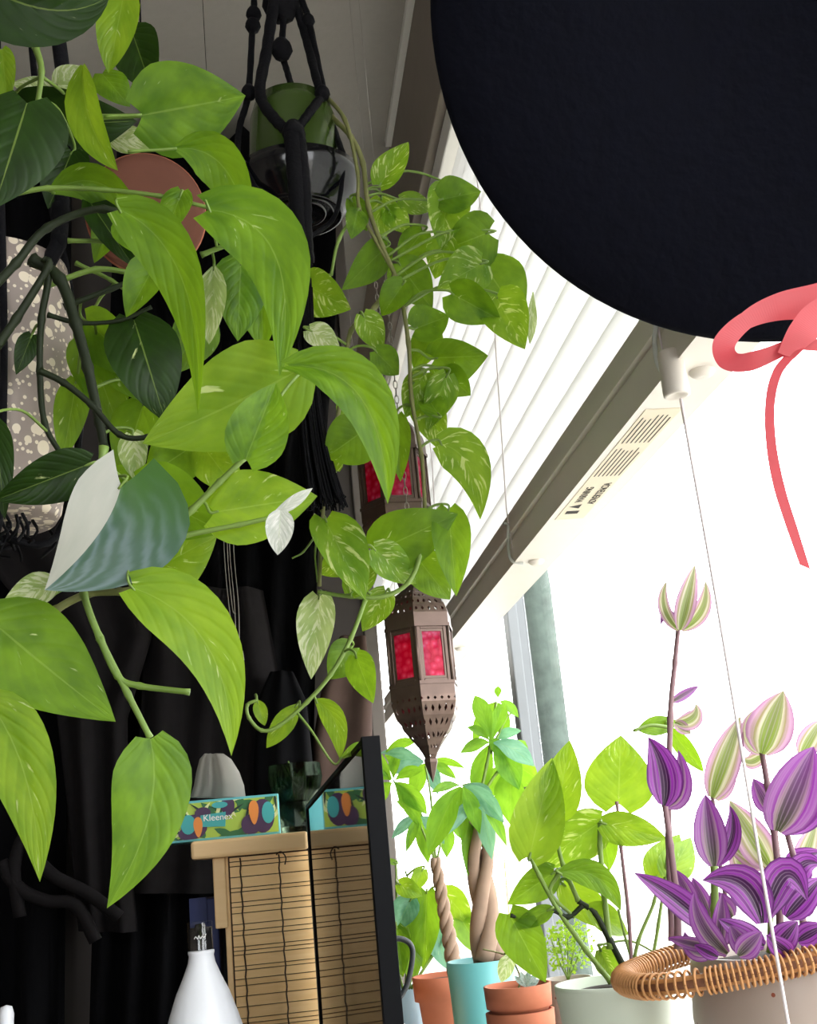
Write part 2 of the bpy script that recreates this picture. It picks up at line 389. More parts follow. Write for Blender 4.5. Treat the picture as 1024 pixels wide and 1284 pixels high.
for x0, x1 in ((W2[0] + .04, -.82), (-.78, W2[1] - .04)): MB().box((x0, -1.657, W2[2] + .04), (x1, -1.653, W2[3] - .04)).build('pane', M['glass'], w2)
struct(MB().box((-2.3, 6.6, 0), (.58, 6.7, ZC)).build('wall_far', M['wall_dark']))
struct(MB().box((-2.3, YB, 0), (.205, YB + .12, ZC)).build('wall_back', M['wall_dark']))
struct(MB().box((.205, YB - .012, 0), (.232, YB + .13, ZC)).build('trim_2', M['wall_mid'], bevel=.003))
wr = MB().box((WX, -1.6, ZH), (.58, 6.6, ZC)).box((WX, -1.6, 0), (.58, 6.6, ZS - .04)).box((WX, -1.6, ZS - .04), (.58, -1.1, ZH)).box((WX, 6.5, ZS - .04), (.58, 6.6, ZH))
struct(wr.build('wall_right', M['wall']))
struct(MB().box((WX - .014, -1.6, ZC - .022), (WX + .001, YB, ZC - .001)).build('trim_1', M['trim'], bevel=.002))
struct(MB().box((WX - .008, -1.1, ZH - .001), (WX + .02, 6.5, ZH + .045)).build('trim_3', M['wall'], bevel=.003))
struct(MB().box((.10, .55, ZS - .04), (.545, 6.5, ZS)).build('trim_4', M['trim'], bevel=.004))
# window: sash frames and panes
win = struct(MB().box((GX - .02, -1.1, ZS), (GX + .03, 6.5, ZS + .03)).box((GX - .02, -1.1, ZH - .05), (GX + .03, 6.5, ZH)).build('window_1', M['alu'], bevel=.003))
for ys in (-.2, .62, 2.45, 6.46):
    m = MB().box((GX - .035, ys - .045, ZS + .03), (GX - .012, ys, ZH - .05)).box((GX - .012, ys - .03, ZS + .03), (GX + .009, ys + .03, ZH - .05))
    m.build('mullion', M['alu'], win, bevel=.003)
for y0, y1 in ((-1.1, -.23), (-.17, .59), (.65, 2.42), (2.48, 6.4)):
    MB().box((GX + .005, y0, ZS + .03), (GX + .009, y1, ZH - .05)).build('pane', M['glass'], win)
# trunk outside
struct(MB().box((.62, -14, -.5), (40, 40, -.4)).build('ground', M['ground']))
Pt = at(681, 860, 2.9); tr_pts = [Vector((Pt.x + .012 * math.sin(i * 1.7), Pt.y, -.4 + i * .42)) for i in range(9)]
tag(MB().tube(tr_pts, [.05 - .002 * i for i in range(9)], 14).build('tree_trunk', M['bark_out']), 'pale grey green rough tree trunk standing outside the window pane', 'tree trunk')

# ------------------------------------------------------------------ window blind
RY0, RY1 = .80, 3.72
RZ = CAM.z + WX / .965
bl = thing('window_blind', 'white horizontal slat blind pulled half up with cream bottom rail', 'blind', (WX + .03, 2, RZ))
RT = CAM.z + WX / .80
rail = MB(); prof = [(WX, RZ), (WX + .061, RZ), (WX + .061, RZ + .05), (WX + .045, RT), (WX + .004, RT), (WX + .004, RZ + .055), (WX - .002, RZ + .052), (WX - .002, RZ + .043), (WX + .003, RZ + .04), (WX + .003, RZ + .034), (WX - .001, RZ + .031)]
n = len(prof); vs = [(x, y, z) for y in (RY0, RY1) for x, z in prof]
rail.add(vs, [(i, (i+1) % n, n + (i+1) % n, n + i) for i in range(n)] + [tuple(range(n-1, -1, -1)), tuple(range(n, 2*n))])
rl = rail.build('bottom_rail', M['pvc'], bl)
MB().box((WX + .062, RY0, RZ + .02), (WX + .072, RY1, RZ + .05)).build('slat_stack', M['blind'], bl)
z = RT + .012; k = 0
while z < ZH - .05:
    a = math.radians(76); w = .031
    vs = []
    for y in (RY0 + .02, RY1):
        for q in (-1, -.3, .3, 1):
            vs.append((WX + .034 - q * w * math.cos(a) - .003 * (1 - q*q), y, z + .026 + q * w * math.sin(a)))
        for q in (1, .3, -.3, -1):
            vs.append((WX + .0365 - q * w * math.cos(a) - .003 * (1 - q*q), y, z + .026 + q * w * math.sin(a)))
    MB().add(vs, [(i, (i+1) % 8, 8 + (i+1) % 8, 8 + i) for i in range(8)] + [tuple(range(7, -1, -1)), tuple(range(8, 16))]).build('slat', M['blind'], bl)
    z += .058
MB().box((WX + .008, RY0, ZH - .05), (WX + .066, RY1, ZH - .002)).build('headrail', M['trim'], bl, bevel=.003)
for yy in (1.62, 2.9):
    MB().box((WX + .003, yy - .02, ZH - .045), (WX + .009, yy + .02, ZH - .008)).box((WX - .001, yy - .011, ZH - .035), (WX + .004, yy + .011, ZH - .016)).build('bracket', M['trim'], bl, bevel=.003)
for yy in (.93, 1.62, 2.35, 3.2):
    MB().tube([(WX - .001, yy, RZ + .02), (WX - .003, yy, RT), (WX + .012, yy, RT + .3), (WX + .012, yy, ZH - .05)], .0011, 5).build('ladder_cord', M['cord_white'], bl)
    b = MB().lathe([(0, -.004), (.006, -.005), (.009, -.003), (.0115, 0), (.0115, .003)], 16, M=Matrix.Translation((WX + .031, yy, RZ - .0015))); b.build('cord_plug', M['pvc'], rl)
    cl = MB().tube(spline([(WX + .012, yy, RZ - .003), (WX - .004, yy + .004, RZ + .004), (WX - .005, yy + .006, RZ + .03), (WX - .006, yy - .012, RZ + .05), (WX - .006, yy + .012, RZ + .06)], 5), .0022, 6); cl.build('cord_clip', M['clear'], bl)
# rail sticker with warning print
Yk0, Yk1 = 1.02, 1.40
lab = MB().box((WX + .008, Yk0, RZ - .0006), (WX + .044, Yk1, RZ)).build('warning_label', M['label'], rl)
def text(s, size, loc, rot, mat, parent, name, ext=.0002, align='LEFT'):
    cu = bpy.data.curves.new(name, 'FONT'); cu.body = s; cu.size = size; cu.extrude = ext; cu.align_x = align
    o = bpy.data.objects.new(name, cu); C.objects.link(o); cu.materials.append(mat)
    o.matrix_world = Matrix.Translation(loc) @ rot
    dg = bpy.context.evaluated_depsgraph_get(); me = bpy.data.meshes.new_from_object(o.evaluated_get(dg))
    C.objects.unlink(o); bpy.data.objects.remove(o)
    q = bpy.data.objects.new(name, me); C.objects.link(q); q.matrix_world = Matrix.Translation(loc) @ rot
    q.location = loc; q.rotation_euler = rot.to_euler()
    attach(q, parent); return q
# text reads along the rail, from far to near, seen from below
RT_ = Matrix(((0, -1, 0, 0), (-1, 0, 0, 0), (0, 0, -1, 0), (0, 0, 0, 1)))
text('WARNING', .0125, (WX + .023, 1.325, RZ - .0008), RT_, M['ink'], rl, 'warning_text')
text('ADVERTENCIA', .0125, (WX + .040, 1.335, RZ - .0008), RT_, M['ink'], rl, 'warning_text')
tri = MB().add([(WX + .026, 1.352, RZ - .0008), (WX + .026, 1.334, RZ - .0008), (WX + .012, 1.343, RZ - .0008)], [(0, 1, 2)]).add([(WX + .014, 1.375, RZ - .0008), (WX + .030, 1.375, RZ - .0008), (WX + .030, 1.362, RZ - .0008), (WX + .014, 1.362, RZ - .0008)], [(0, 1, 2, 3)])
tri.build('warning_symbol', M['ink'], rl)
pr = MB()
for i in range(7):
    x = WX + .0115 + i * .0046
    for y0, y1 in ((1.035, 1.115), (1.13, 1.225)):
        e = random.uniform(0, .02); pr.box((x, y0 + e, RZ - .0008), (x + .0012, y1, RZ - .0006))
pr.build('fine_print', M['ink'], rl)
# pull cord with its barrel
Pc0 = at(853, 500, .91); Pc1 = at(986, 1272, .91); ptop = at(838, 425, .91)
ax = (Pc0 - Pc1).normalized()
b0, b1 = at(849, 497, .91), at(838, 440, .91); r_ = 17 * mpp(b0)
Mb = frame_to(b0, b1 - b0); L = (b1 - b0).length
MB().lathe([(0, .004), (r_ * .55, .002), (r_ * .8, 0), (r_ * .98, .001), (r_, .004), (r_ * .9, L * .93), (r_ * .7, L), (0, L)], 28, M=Mb).build('cord_tassel', M['pvc'], bl)
MB().tube(spline([Pc0, Pc0.lerp(Pc1, .35) + Vector((.001, 0, 0)), Pc0.lerp(Pc1, .7), Pc1, Pc1 + (Pc1 - Pc0) * .15], 5), .0014, 6).build('pull_cord', M['cord_white'], bl)
MB().tube([b1, Vector((WX + .02, b1.y, RZ + .002))], .0012, 5).build('pull_cord', M['cord_white'], bl)

# ------------------------------------------------------------------ dark clothes on the end wall
def drape(name, px, Y, mat, label, cat, folds=5, amp=.03, seed=0, thick=.05, parent=None):
    """hanging cloth: px = rows of (left px, right px, y px)"""
    R = random.Random(seed); m = MB(); nu = 28; rows = []
    pxs = []
    for (a, b), (c, d) in zip(zip(px[:-1], px[1:]), zip(range(len(px) - 1), range(1, len(px)))):
        for k in range(4): t = k / 4; pxs.append(tuple(a[i] + (b[i] - a[i]) * t for i in range(3)))
    pxs.append(px[-1]); ph = R.uniform(0, 6)
    vs, fs = [], []
    for l, r, y in pxs:
        for s_ in (1, -1):
            rng = range(nu + 1) if s_ == 1 else range(nu, -1, -1)
            for j in rng:
                u = j / nu; p = at(l + (r - l) * u, y, Y)
                p.y -= s_ * thick * math.sqrt(max(.02, 1 - (2*u - 1) ** 4)) * .5 + (amp * math.sin(u * folds * 6.28 + ph + .004 * y) if s_ == 1 else 0)
                vs.append(p)
    k = 2 * (nu + 1)
    for i in range(len(pxs) - 1):
        for j in range(k): fs.append((i*k + j, i*k + (j+1) % k, (i+1)*k + (j+1) % k, (i+1)*k + j))
    fs += [tuple(range(k)), tuple(range((len(pxs)-1)*k, len(pxs)*k))[::-1]]
    o = m.add(vs, fs, 0, None, True).build(name, mat, parent)
    return tag(o, label, cat, 'dark clothes on the end wall') if label else o
drape('black_garment', [(150, 420, 175), (140, 420, 400), (130, 398, 700), (120, 392, 1000), (110, 388, 1340)], 2.33, M['black_cloth'], 'long black garment hanging behind the macrame pot', 'garment', 7, .03, 1)
drape('charcoal_garment', [(-70, 180, 640), (60, 190, 800), (72, 160, 900), (85, 160, 1020), (98, 172, 1168)], 2.2, M['grey_cloth'], 'charcoal cloth strip hanging beside the tissue box', 'garment', 2, .015, 2)
drape('black_wrap', [(-190, 90, 200), (-190, 85, 700), (-190, 80, 1330)], 2.3, M['black_cloth'], 'black cloth hanging behind the terrazzo pot', 'garment', 5, .03, 3)
drape('charcoal_shirt', [(180, 330, 740), (178, 352, 860), (170, 350, 1000), (165, 345, 1120)], 2.22, M['grey_cloth'], 'charcoal cloth hanging above the tissue box', 'garment', 3, .012, 4)
drape('brown_jacket', [(425, 458, 800), (402, 466, 870), (392, 466, 930), (392, 466, 1010), (396, 466, 1150)], 2.3, M['brown_cloth'], 'brown cloth bundle hanging beside the glossy screen', 'garment', 1.2, .01, 5)
hat = drape('black_bag', [(338, 368, 845), (322, 384, 880), (318, 392, 960), (316, 394, 1080)], 2.15, M['black_cloth'], 'rounded black bag hanging behind the cut glass vase', 'bag', 2, .006, 6, .08)
st = thing('bag_strap', 'dark grey looped strap hanging low beside the charcoal cloth', 'strap', at(60, 1180, 2.1))
for pts in ([(25, 1150), (18, 1090), (30, 1050), (45, 1075), (70, 1100), (110, 1120), (150, 1150)], [(2, 1080), (12, 1100), (30, 1118), (60, 1130), (95, 1135), (120, 1180)]):
    MB().tube(spline([at(x, y, 2.12) for x, y in pts], 5), .011, 8).build('loop', M['grey_cloth'], st)

# ------------------------------------------------------------------ desk things
dk = thing('desk', 'dark wooden desk carrying the bamboo cabinet and bottle', 'desk', (-.4, 1.7, 0))
MB().box((-1.05, 1.15, ZS - .03), (.098, 2.12, ZS)).build('desk_top', M['wood_dark'], dk, bevel=.004)
for x in (-1.02, .03):
    for y in (1.18, 2.05): MB().box((x, y, 0), (x + .05, y + .05, ZS - .03)).build('leg', M['wood_dark'], dk)
YC = 1.72
pa, pb = at(240, 1068, YC), at(462, 1055, YC)
cab = thing('bamboo_cabinet', 'bamboo cabinet with wooden top and roll slat front', 'cabinet', (pa.x + .12, YC + .1, ZS))
zt = at(300, 1050, YC).z; zb = at(300, 1073, YC).z
X0, X1 = at(240, 1070, YC).x, at(387, 1070, YC).x
xs0, xs1 = at(283, 1100, YC).x, X1
MB().box((X0, YC - .012, zb), (X1, YC + .24, zt)).build('top_board', M['wood'], cab, bevel=.004)
MB().box((at(268, 1120, YC).x, YC, at(270, 1165, YC).z), (at(284, 1120, YC).x, YC + .02, zb)).build('bracket_post', M['wood'], cab, bevel=.002)
MB().box((xs0 - .004, YC + .006, ZS), (xs0 + .004, YC + .22, zb)).build('side_panel', M['wood'], cab, bevel=.002)
MB().box((xs0 + .004, YC + .2, ZS), (xs1, YC + .22, zb)).build('back_panel', M['wood'], cab)
MB().box((xs0 + .004, YC + .007, ZS), (xs1 - .001, YC + .010, zb)).build('slat_backing', M['twine'], cab)
z = zb - .002; R = random.Random(3)
while z > ZS + .012:
    h = R.choice([.004, .005, .010, .012, .013, .007])
    MB().box((xs0 + .006, YC + .001 + R.uniform(0, .0015), z - h), (xs1 - .001, YC + .006, z)).build('slat', M['bamboo'], cab); z -= h + .0012
for px in (303, 352):
    x = at(px, 1120, YC).x; pts = []
    for i in range(40): pts.append((x + .0008 * math.sin(i * 2.1), YC - .0005 - .0012 * (i % 2), zb - .003 - i * (zb - ZS - .01) / 40))
    MB().tube(pts, .0011, 5).build('binding_cord', M['twine'], cab)
MB().tube(spline([at(346, 1072, YC - .01), at(352, 1068, YC - .01), at(358, 1075, YC - .01), at(357, 1084, YC - .01)], 4), .001, 5).build('cord_knot', M['twine'], cab)
# navy box behind the bottle
pz = at(247, 1128, 1.80); MB_ = MB().box((at(243, 1200, 1.8).x, 1.80, ZS), (at(285, 1200, 1.8).x - .01, 1.9, pz.z)); nb = MB_.build('navy_box', M['navy'], bevel=.002)
nb2 = MB().box((at(240, 1200, 1.8).x, 1.797, at(247, 1165, 1.8).z), (at(262, 1200, 1.8).x, 1.80, pz.z + .002)).build('box_flap', M['navy'], nb)
tag(nb, 'narrow navy blue box standing beside the bamboo cabinet', 'box')
# tissue box
YT = YC + .03
tx0, tx1 = at(150, 1030, YT).x, at(351, 1030, YT).x
tz0 = zt + .0005; tz1 = at(300, 999, YT).z
tb = thing('tissue_box', 'turquoise tissue box printed with toucans on the bamboo cabinet', 'tissue box', ((tx0 + tx1) / 2, YT + .06, tz0))
MB().box((tx0, YT, tz0), (tx1, YT + .115, tz1)).build('carton', M['p_edge'], tb, bevel=.0015)
tw, th_ = tx1 - tx0, tz1 - tz0
def printp(name, mat, polys, lift):          # printed shapes, coordinates 0..1 of the box face, joined by colour
    for k, poly in enumerate(polys):
        m = MB(); y = YT - lift - .00002 * k
        vs = [(tx0 + tw * (.28 + .72 * u), y, tz0 + th_ * v) for u, v in poly]; nn = len(vs)
        m.add(vs, [tuple(range(nn))]); m.add(vs + [(a, YT + .0005, c) for a, _, c in vs], [(i, nn + i, nn + (i+1) % nn, (i+1) % nn) for i in range(nn)])
        m.build(name, mat, tb)
def blob(cx, cz, rx, rz, rot=0, n=18, egg=0):
    o = []
    for i in range(n):
        q = 6.2832 * i / n; x = rx * math.cos(q) * (1 + egg * math.sin(q)); zz = rz * math.sin(q)
        o.append((cx + (x * math.cos(rot) - zz * math.sin(rot) * .35), cz + (x * math.sin(rot) / .35 + zz * math.cos(rot))))
    return o
def lf(cx, cz, L, w, rot):                   # pointed printed leaf
    o = []
    for t, s_ in ((0, 0), (.25, .8), (.5, 1), (.75, .7), (1, 0), (.75, -.7), (.5, -1), (.25, -.8)):
        x, y = (t - .5) * L, s_ * w; o.append((cx + (x * math.cos(rot) - y * math.sin(rot)) * .36, cz + x * math.sin(rot) + y * math.cos(rot)))
    return o
def clampp(ps): return [[(min(.985, max(-.35, u)), min(.94, max(.06, v))) for u, v in p] for p in ps]
R = random.Random(5)
printp('leaf_print_background', M['p_lime'], [[(-.36, .06), (.985, .06), (.985, .94), (-.36, .94)]], .0002)
printp('dark_leaf_print', M['p_green'], clampp([lf(R.uniform(-.3, 1), R.uniform(.05, .95), R.uniform(.5, .9), .09, R.uniform(0, 3.1)) for _ in range(22)]), .0004)
printp('pale_leaf_print', M['p_pale'], clampp([lf(R.uniform(-.3, 1), R.uniform(.05, .95), R.uniform(.4, .8), .05, R.uniform(0, 3.1)) for _ in range(18)]), .0009)
printp('deep_leaf_print', M['p_dk'], clampp([lf(R.uniform(-.3, 1), R.uniform(.1, .9), R.uniform(.4, .7), .03, R.uniform(0, 3.1)) for _ in range(18)]), .0014)
printp('toucan_body_print', M['p_purple'], clampp([blob(.25, .36, .115, .30), blob(.20, .2, .09, .16), blob(.85, .48, .105, .42), blob(.74, .28, .08, .26, .2), blob(.55, .82, .06, .26), blob(.33, .68, .07, .14)]), .0020)
printp('toucan_bib_print', M['p_teal'], clampp([blob(.20, .42, .065, .24), blob(.90, .55, .055, .27), [(.30, .34), (.52, .30), (.53, .66), (.31, .62)], blob(.48, .84, .07, .08)]), .0026)
printp('toucan_beak_print', M['p_orange'], clampp([blob(.285, .34, .038, .25, .0, 18, .3), blob(.775, .58, .042, .30, 0, 18, .3)]), .0031)
text('Kleenex', .0125, (tx0 + tw * (.28 + .72 * .33), YT - .0033, tz0 + th_ * .47), Matrix.Rotation(math.radians(90), 4, 'X'), M['white_print'], tb, 'brand_lettering')
# tissue: a pulled-up folded sheet
tm = MB(); tc0 = at(262, 999, YT + .05); rows = [(238, 308, 1000, .02), (243, 306, 985, .024), (246, 300, 968, .022), (250, 290, 952, .014), (256, 280, 945, .004)]
vs, fs = [], []; nn = 26
for i, (l, r, y, dep) in enumerate(rows):
    for j in range(nn):
        q = 6.2832 * j / nn; u = .5 - .5 * math.cos(q); p = at(l + (r - l) * u, y, YT + .055)
        cre = -.022 * math.exp(-((u - .45) / .05) ** 2) - .016 * math.exp(-((u - .2) / .05) ** 2)
        p.y -= math.sin(q) * (dep + (cre if math.sin(q) > 0 else 0) * (1 - i * .15)); vs.append(p)
for i in range(len(rows) - 1):
    for j in range(nn): fs.append((i*nn + j, i*nn + (j+1) % nn, (i+1)*nn + (j+1) % nn, (i+1)*nn + j))
fs.append(tuple(range((len(rows)-1)*nn, len(rows)*nn)))
tm.add(vs, fs, 0, None, True).build('tissue', M['tissue'], tb)
# cut glass vase
vx = at(374, 1050, YC + .13); v = thing('cut_glass_vase', 'smoky cut glass vase with green stems beside the tissue box', 'vase', (vx.x, vx.y, zt))
s = mpp(vx); hz = at(374, 958, YC + .13).z - zt
MB().lathe([(0, 0), (22*s, 0), (26*s, hz*.1), (24*s, hz*.35), (20*s, hz*.45), (31*s, hz*.6), (35*s, hz*.8), (33*s, hz), (31*s, hz), (32*s, hz*.8), (28*s, hz*.62), (17*s, hz*.46), (21*s, hz*.3), (0, hz*.08)], 11, M=Matrix.Translation((vx.x, vx.y, zt)), smooth=False).build('bowl', M['jar'], v)
R = random.Random(9); m = MB()
for i in range(26):
    q = R.uniform(0, 6.28); r0 = R.uniform(0, 22*s); p = Vector((vx.x + r0 * math.cos(q), vx.y + r0 * math.sin(q), zt + R.uniform(hz * .5, hz * .8)))
    m.tube([p, p + Vector((R.uniform(-.012, .012), R.uniform(-.012, .012), R.uniform(.008, .03)))], [.003, .0008], 5)
m.build('green_sprigs', M['stem'], v)
# glossy screen (upright panel)
zA = at(386, 1010, YC - .03); ratio = None
Yn = 1.28
A = at(386, 1010, YC - .02); B = at(459, 924, Yn); zt_s = (A.z + B.z) / 2
shear = (B.z - A.z); A.z = zt_s; B.z = zt_s
mon = thing('screen', 'black glossy flat screen standing edge-on beside the bamboo cabinet', 'screen', (B.x, (A.y + B.y) / 2, ZS))
u_ = Vector((B.x - A.x, B.y - A.y, 0)).normalized(); nrm = Vector((u_.y, -u_.x, 0))
if nrm.x > 0: nrm = -nrm
Ls = (Vector((B.x, B.y)) - Vector((A.x, A.y))).length
shear /= Ls                                  # the panel leans a little in its own plane
Ms = Matrix(((u_.x, nrm.x, 0, A.x), (u_.y, nrm.y, 0, A.y), (shear, 0, 1, -shear * Ls / 2), (0, 0, 0, 1)))
Mf = Matrix(((u_.x, nrm.x, 0, A.x), (u_.y, nrm.y, 0, A.y), (0, 0, 1, 0), (0, 0, 0, 1)))
zbm = ZS + .05
MB().box((.008, .0005, zbm + .01), (Ls - .008, .002, zt_s - .008), M=Ms).build('display', M['screen'], mon)
MB().box((0, -.010, zbm), (Ls, .0005, zt_s), M=Ms).build('housing', M['bezel'], mon, bevel=.001)
for a, b in (((0, 0, zbm), (.006, .004, zt_s)), ((Ls - .004, -.014, zbm), (Ls + .004, .006, zt_s)), ((0, 0, zt_s - .006), (Ls, .004, zt_s)), ((0, 0, zbm), (Ls, .004, zbm + .012))):
    MB().box(a, b, M=Ms).build('bezel', M['bezel'], mon, bevel=.0008)
MB().box((Ls * .4, -.01, ZS + .006), (Ls * .6, .0, zbm + .02), M=Mf).build('stand_neck', M['bezel'], mon)
MB().box((Ls * .25, -.03, ZS), (Ls * .75, .03, ZS + .008), M=Mf).build('stand_foot', M['bezel'], mon, bevel=.002)
# lotion bottle
Yb = 1.42; bp = at(252, 1190, Yb); s = mpp(bp); bt = thing('lotion_bottle', 'white lotion bottle with glossy black cap on the desk', 'bottle', (bp.x, Yb, ZS))
zc0 = at(252, 1192, Yb).z; zc1 = at(251, 1155, Yb).z; T = Matrix.Translation((bp.x, Yb, 0))
zz = lambda py: at(252, py, Yb).z
MB().lathe([(0, ZS), (48*s, ZS), (50*s, ZS + .006), (51*s, zz(1330)), (47*s, zz(1290)), (42*s, zz(1272)), (33*s, zz(1245)), (24*s, zz(1225)), (17*s, zz(1207)), (15.5*s, zz(1198)), (16.5*s, zz(1195)), (16.5*s, zz(1192)), (12*s, zz(1191))], 40, M=T).build('body', M['bottle'], bt)
MB().lathe([(12*s, zc0), (12.5*s, zc0), (12.5*s, zc0 + (zc1 - zc0) * .6), (8*s, zc0 + (zc1 - zc0) * .7), (6*s, zc0 + (zc1 - zc0) * .9), (0, zc0 + (zc1 - zc0) * .92)], 28, M=T).build('pump', M['cap'], bt)
MB().lathe([(16*s, zc0), (15.5*s, zc1 - .001), (14.5*s, zc1), (0, zc1)], 32, M=T).build('overcap', M['overcap'], bt)
MB().lathe([(14.9*s, zc0 + .001), (14.6*s, zc0 + (zc1 - zc0) * .78), (0, zc0 + (zc1 - zc0) * .8)], 28, M=T).build('cap', M['cap'], bt)
MB().tube(spline([Vector((bp.x + (x - 252) * s, Yb - 15.3 * s, zz(y))) for x, y in ((245, 1176), (247, 1173), (249, 1176), (251, 1172), (253, 1176), (255, 1173), (257, 1175), (260, 1171))], 4), .0004, 5).build('cap_lettering', M['white_print'], bt)
# small white cap low in the corner
cp = at(8, 1272, 1.5); tcap = thing('white_bottle', 'small white bottle with rounded cap beside the strap', 'bottle', (cp.x, 1.5, ZS)); s = mpp(cp)
MB().lathe([(0, ZS), (22*s, ZS), (22*s, cp.z - .02), (10*s, cp.z - .012)], 24, M=Matrix.Translation((cp.x, 1.5, 0))).build('body', M['bottle'], tcap)
MB().lathe([(9*s, cp.z - .013), (9.5*s, cp.z), (7*s, cp.z + .008), (0, cp.z + .010)], 20, M=Matrix.Translation((cp.x, 1.5, 0))).build('cap', M['bottle'], tcap)

# ------------------------------------------------------------------ hat with ribbon
Ph = at(972, -8, .42); sh = mpp(Ph); RH = 450 * sh
nh = tocam(Ph)
Mh = frame_to(Ph, nh)
ht = thing('wide_brim_hat', 'black felt hat with wide round brim and coral ribbon tied at its edge', 'hat', Ph)
a = RH
MB().lathe([(0, -.012), (a*.2, -.0115), (a*.36, -.006), (a*.6, .001), (a*.85, .004), (a*.97, .001), (a*.995, -.001), (a, -.003), (a*.99, -.0055), (a*.9, -.002), (a*.6, -.004), (a*.38, -.011)], 96, M=Mh).build('brim', M['felt'], ht)
MB().lathe([(a*.38, -.011), (a*.375, -.02), (a*.35, -.075), (a*.27, -.092), (0, -.086)], 64, M=Mh).build('crown', M['felt'], ht)
MB().lathe([(a*.379, -.012), (a*.386, -.012), (a*.383, -.03), (a*.376, -.03)], 64, M=Mh).build('hat_band', M['ribbon'], ht)
top = Mh @ Vector((0, a * .97, -.002))
MB().tube([top, Vector((top.x, top.y, ZC + .002))], .0012, 6).build('hanging_cord', M['black_cord'], ht)
def ribbon(px, Y, wpx, parent, name, face=None, twist=0, thick=.00025):
    """px: centre line (x, y, depth offset, half-width direction in degrees); a strip with thickness"""
    pts = spline([at(p[0], p[1], Y + p[2]) for p in px], 14); k = len(pts)
    dirs, ws = [], []
    for i in range(k):
        t = i / (k - 1) * (len(px) - 1); j = min(int(t), len(px) - 2); u = t - j
        d = px[j][3] + (px[j+1][3] - px[j][3]) * u; w = wpx[j] + (wpx[j+1] - wpx[j]) * u
        dirs.append(math.radians(d)); ws.append(w)
    vs, fs = [], []
    for p, d, w in zip(pts, dirs, ws):
        s_ = mpp(p); T = tocam(p); r = Vector((xd.x, yd.x, zd.x)); u = Vector((xd.y, yd.y, zd.y))
        D = (r * math.cos(d) + u * math.sin(d)) * (w * .5 * s_)
        vs += [p - D, p + D, p + D - T * thick, p - D - T * thick]
    for i in range(k - 1):
        for j in range(4): fs.append((i*4 + j, i*4 + (j+1) % 4, i*4 + 4 + (j+1) % 4, i*4 + 4 + j))
    fs += [(3, 2, 1, 0), tuple(range((k-1)*4, k*4))]
    return MB().add(vs, fs, 0, None, False).build(name, M['ribbon'], parent)
YR = .405
ribbon([(1080, 368, .004, 90), (1025, 378, .003, 95), (975, 385, .0, 100), (935, 402, -.003, 120), (908, 430, -.006, 160), (915, 452, -.009, 215), (945, 452, -.011, 260), (985, 436, -.011, 265), (1012, 424, -.010, 250)], YR, [52, 46, 34, 22, 28, 30, 26, 20, 16], ht, 'ribbon_loop')
ribbon([(1080, 380, -.008, 110), (1030, 396, -.011, 130), (1005, 418, -.013, 150), (985, 446, -.013, 160)], YR, [50, 44, 36, 22], ht, 'ribbon_loop')
ribbon([(1070, 424, -.009, 90), (1035, 432, -.010, 92), (1005, 432, -.011, 95)], YR, [16, 16, 14], ht, 'ribbon_knot')
ribbon([(996, 440, -.013, 20), (974, 468, -.013, 8), (965, 508, -.013, 2), (967, 560, -.013, -4), (977, 612, -.013, -14), (992, 660, -.013, -20), (1009, 711, -.013, -24)], YR, [26, 14, 12, 13, 16, 17, 15], ht, 'ribbon_tail')

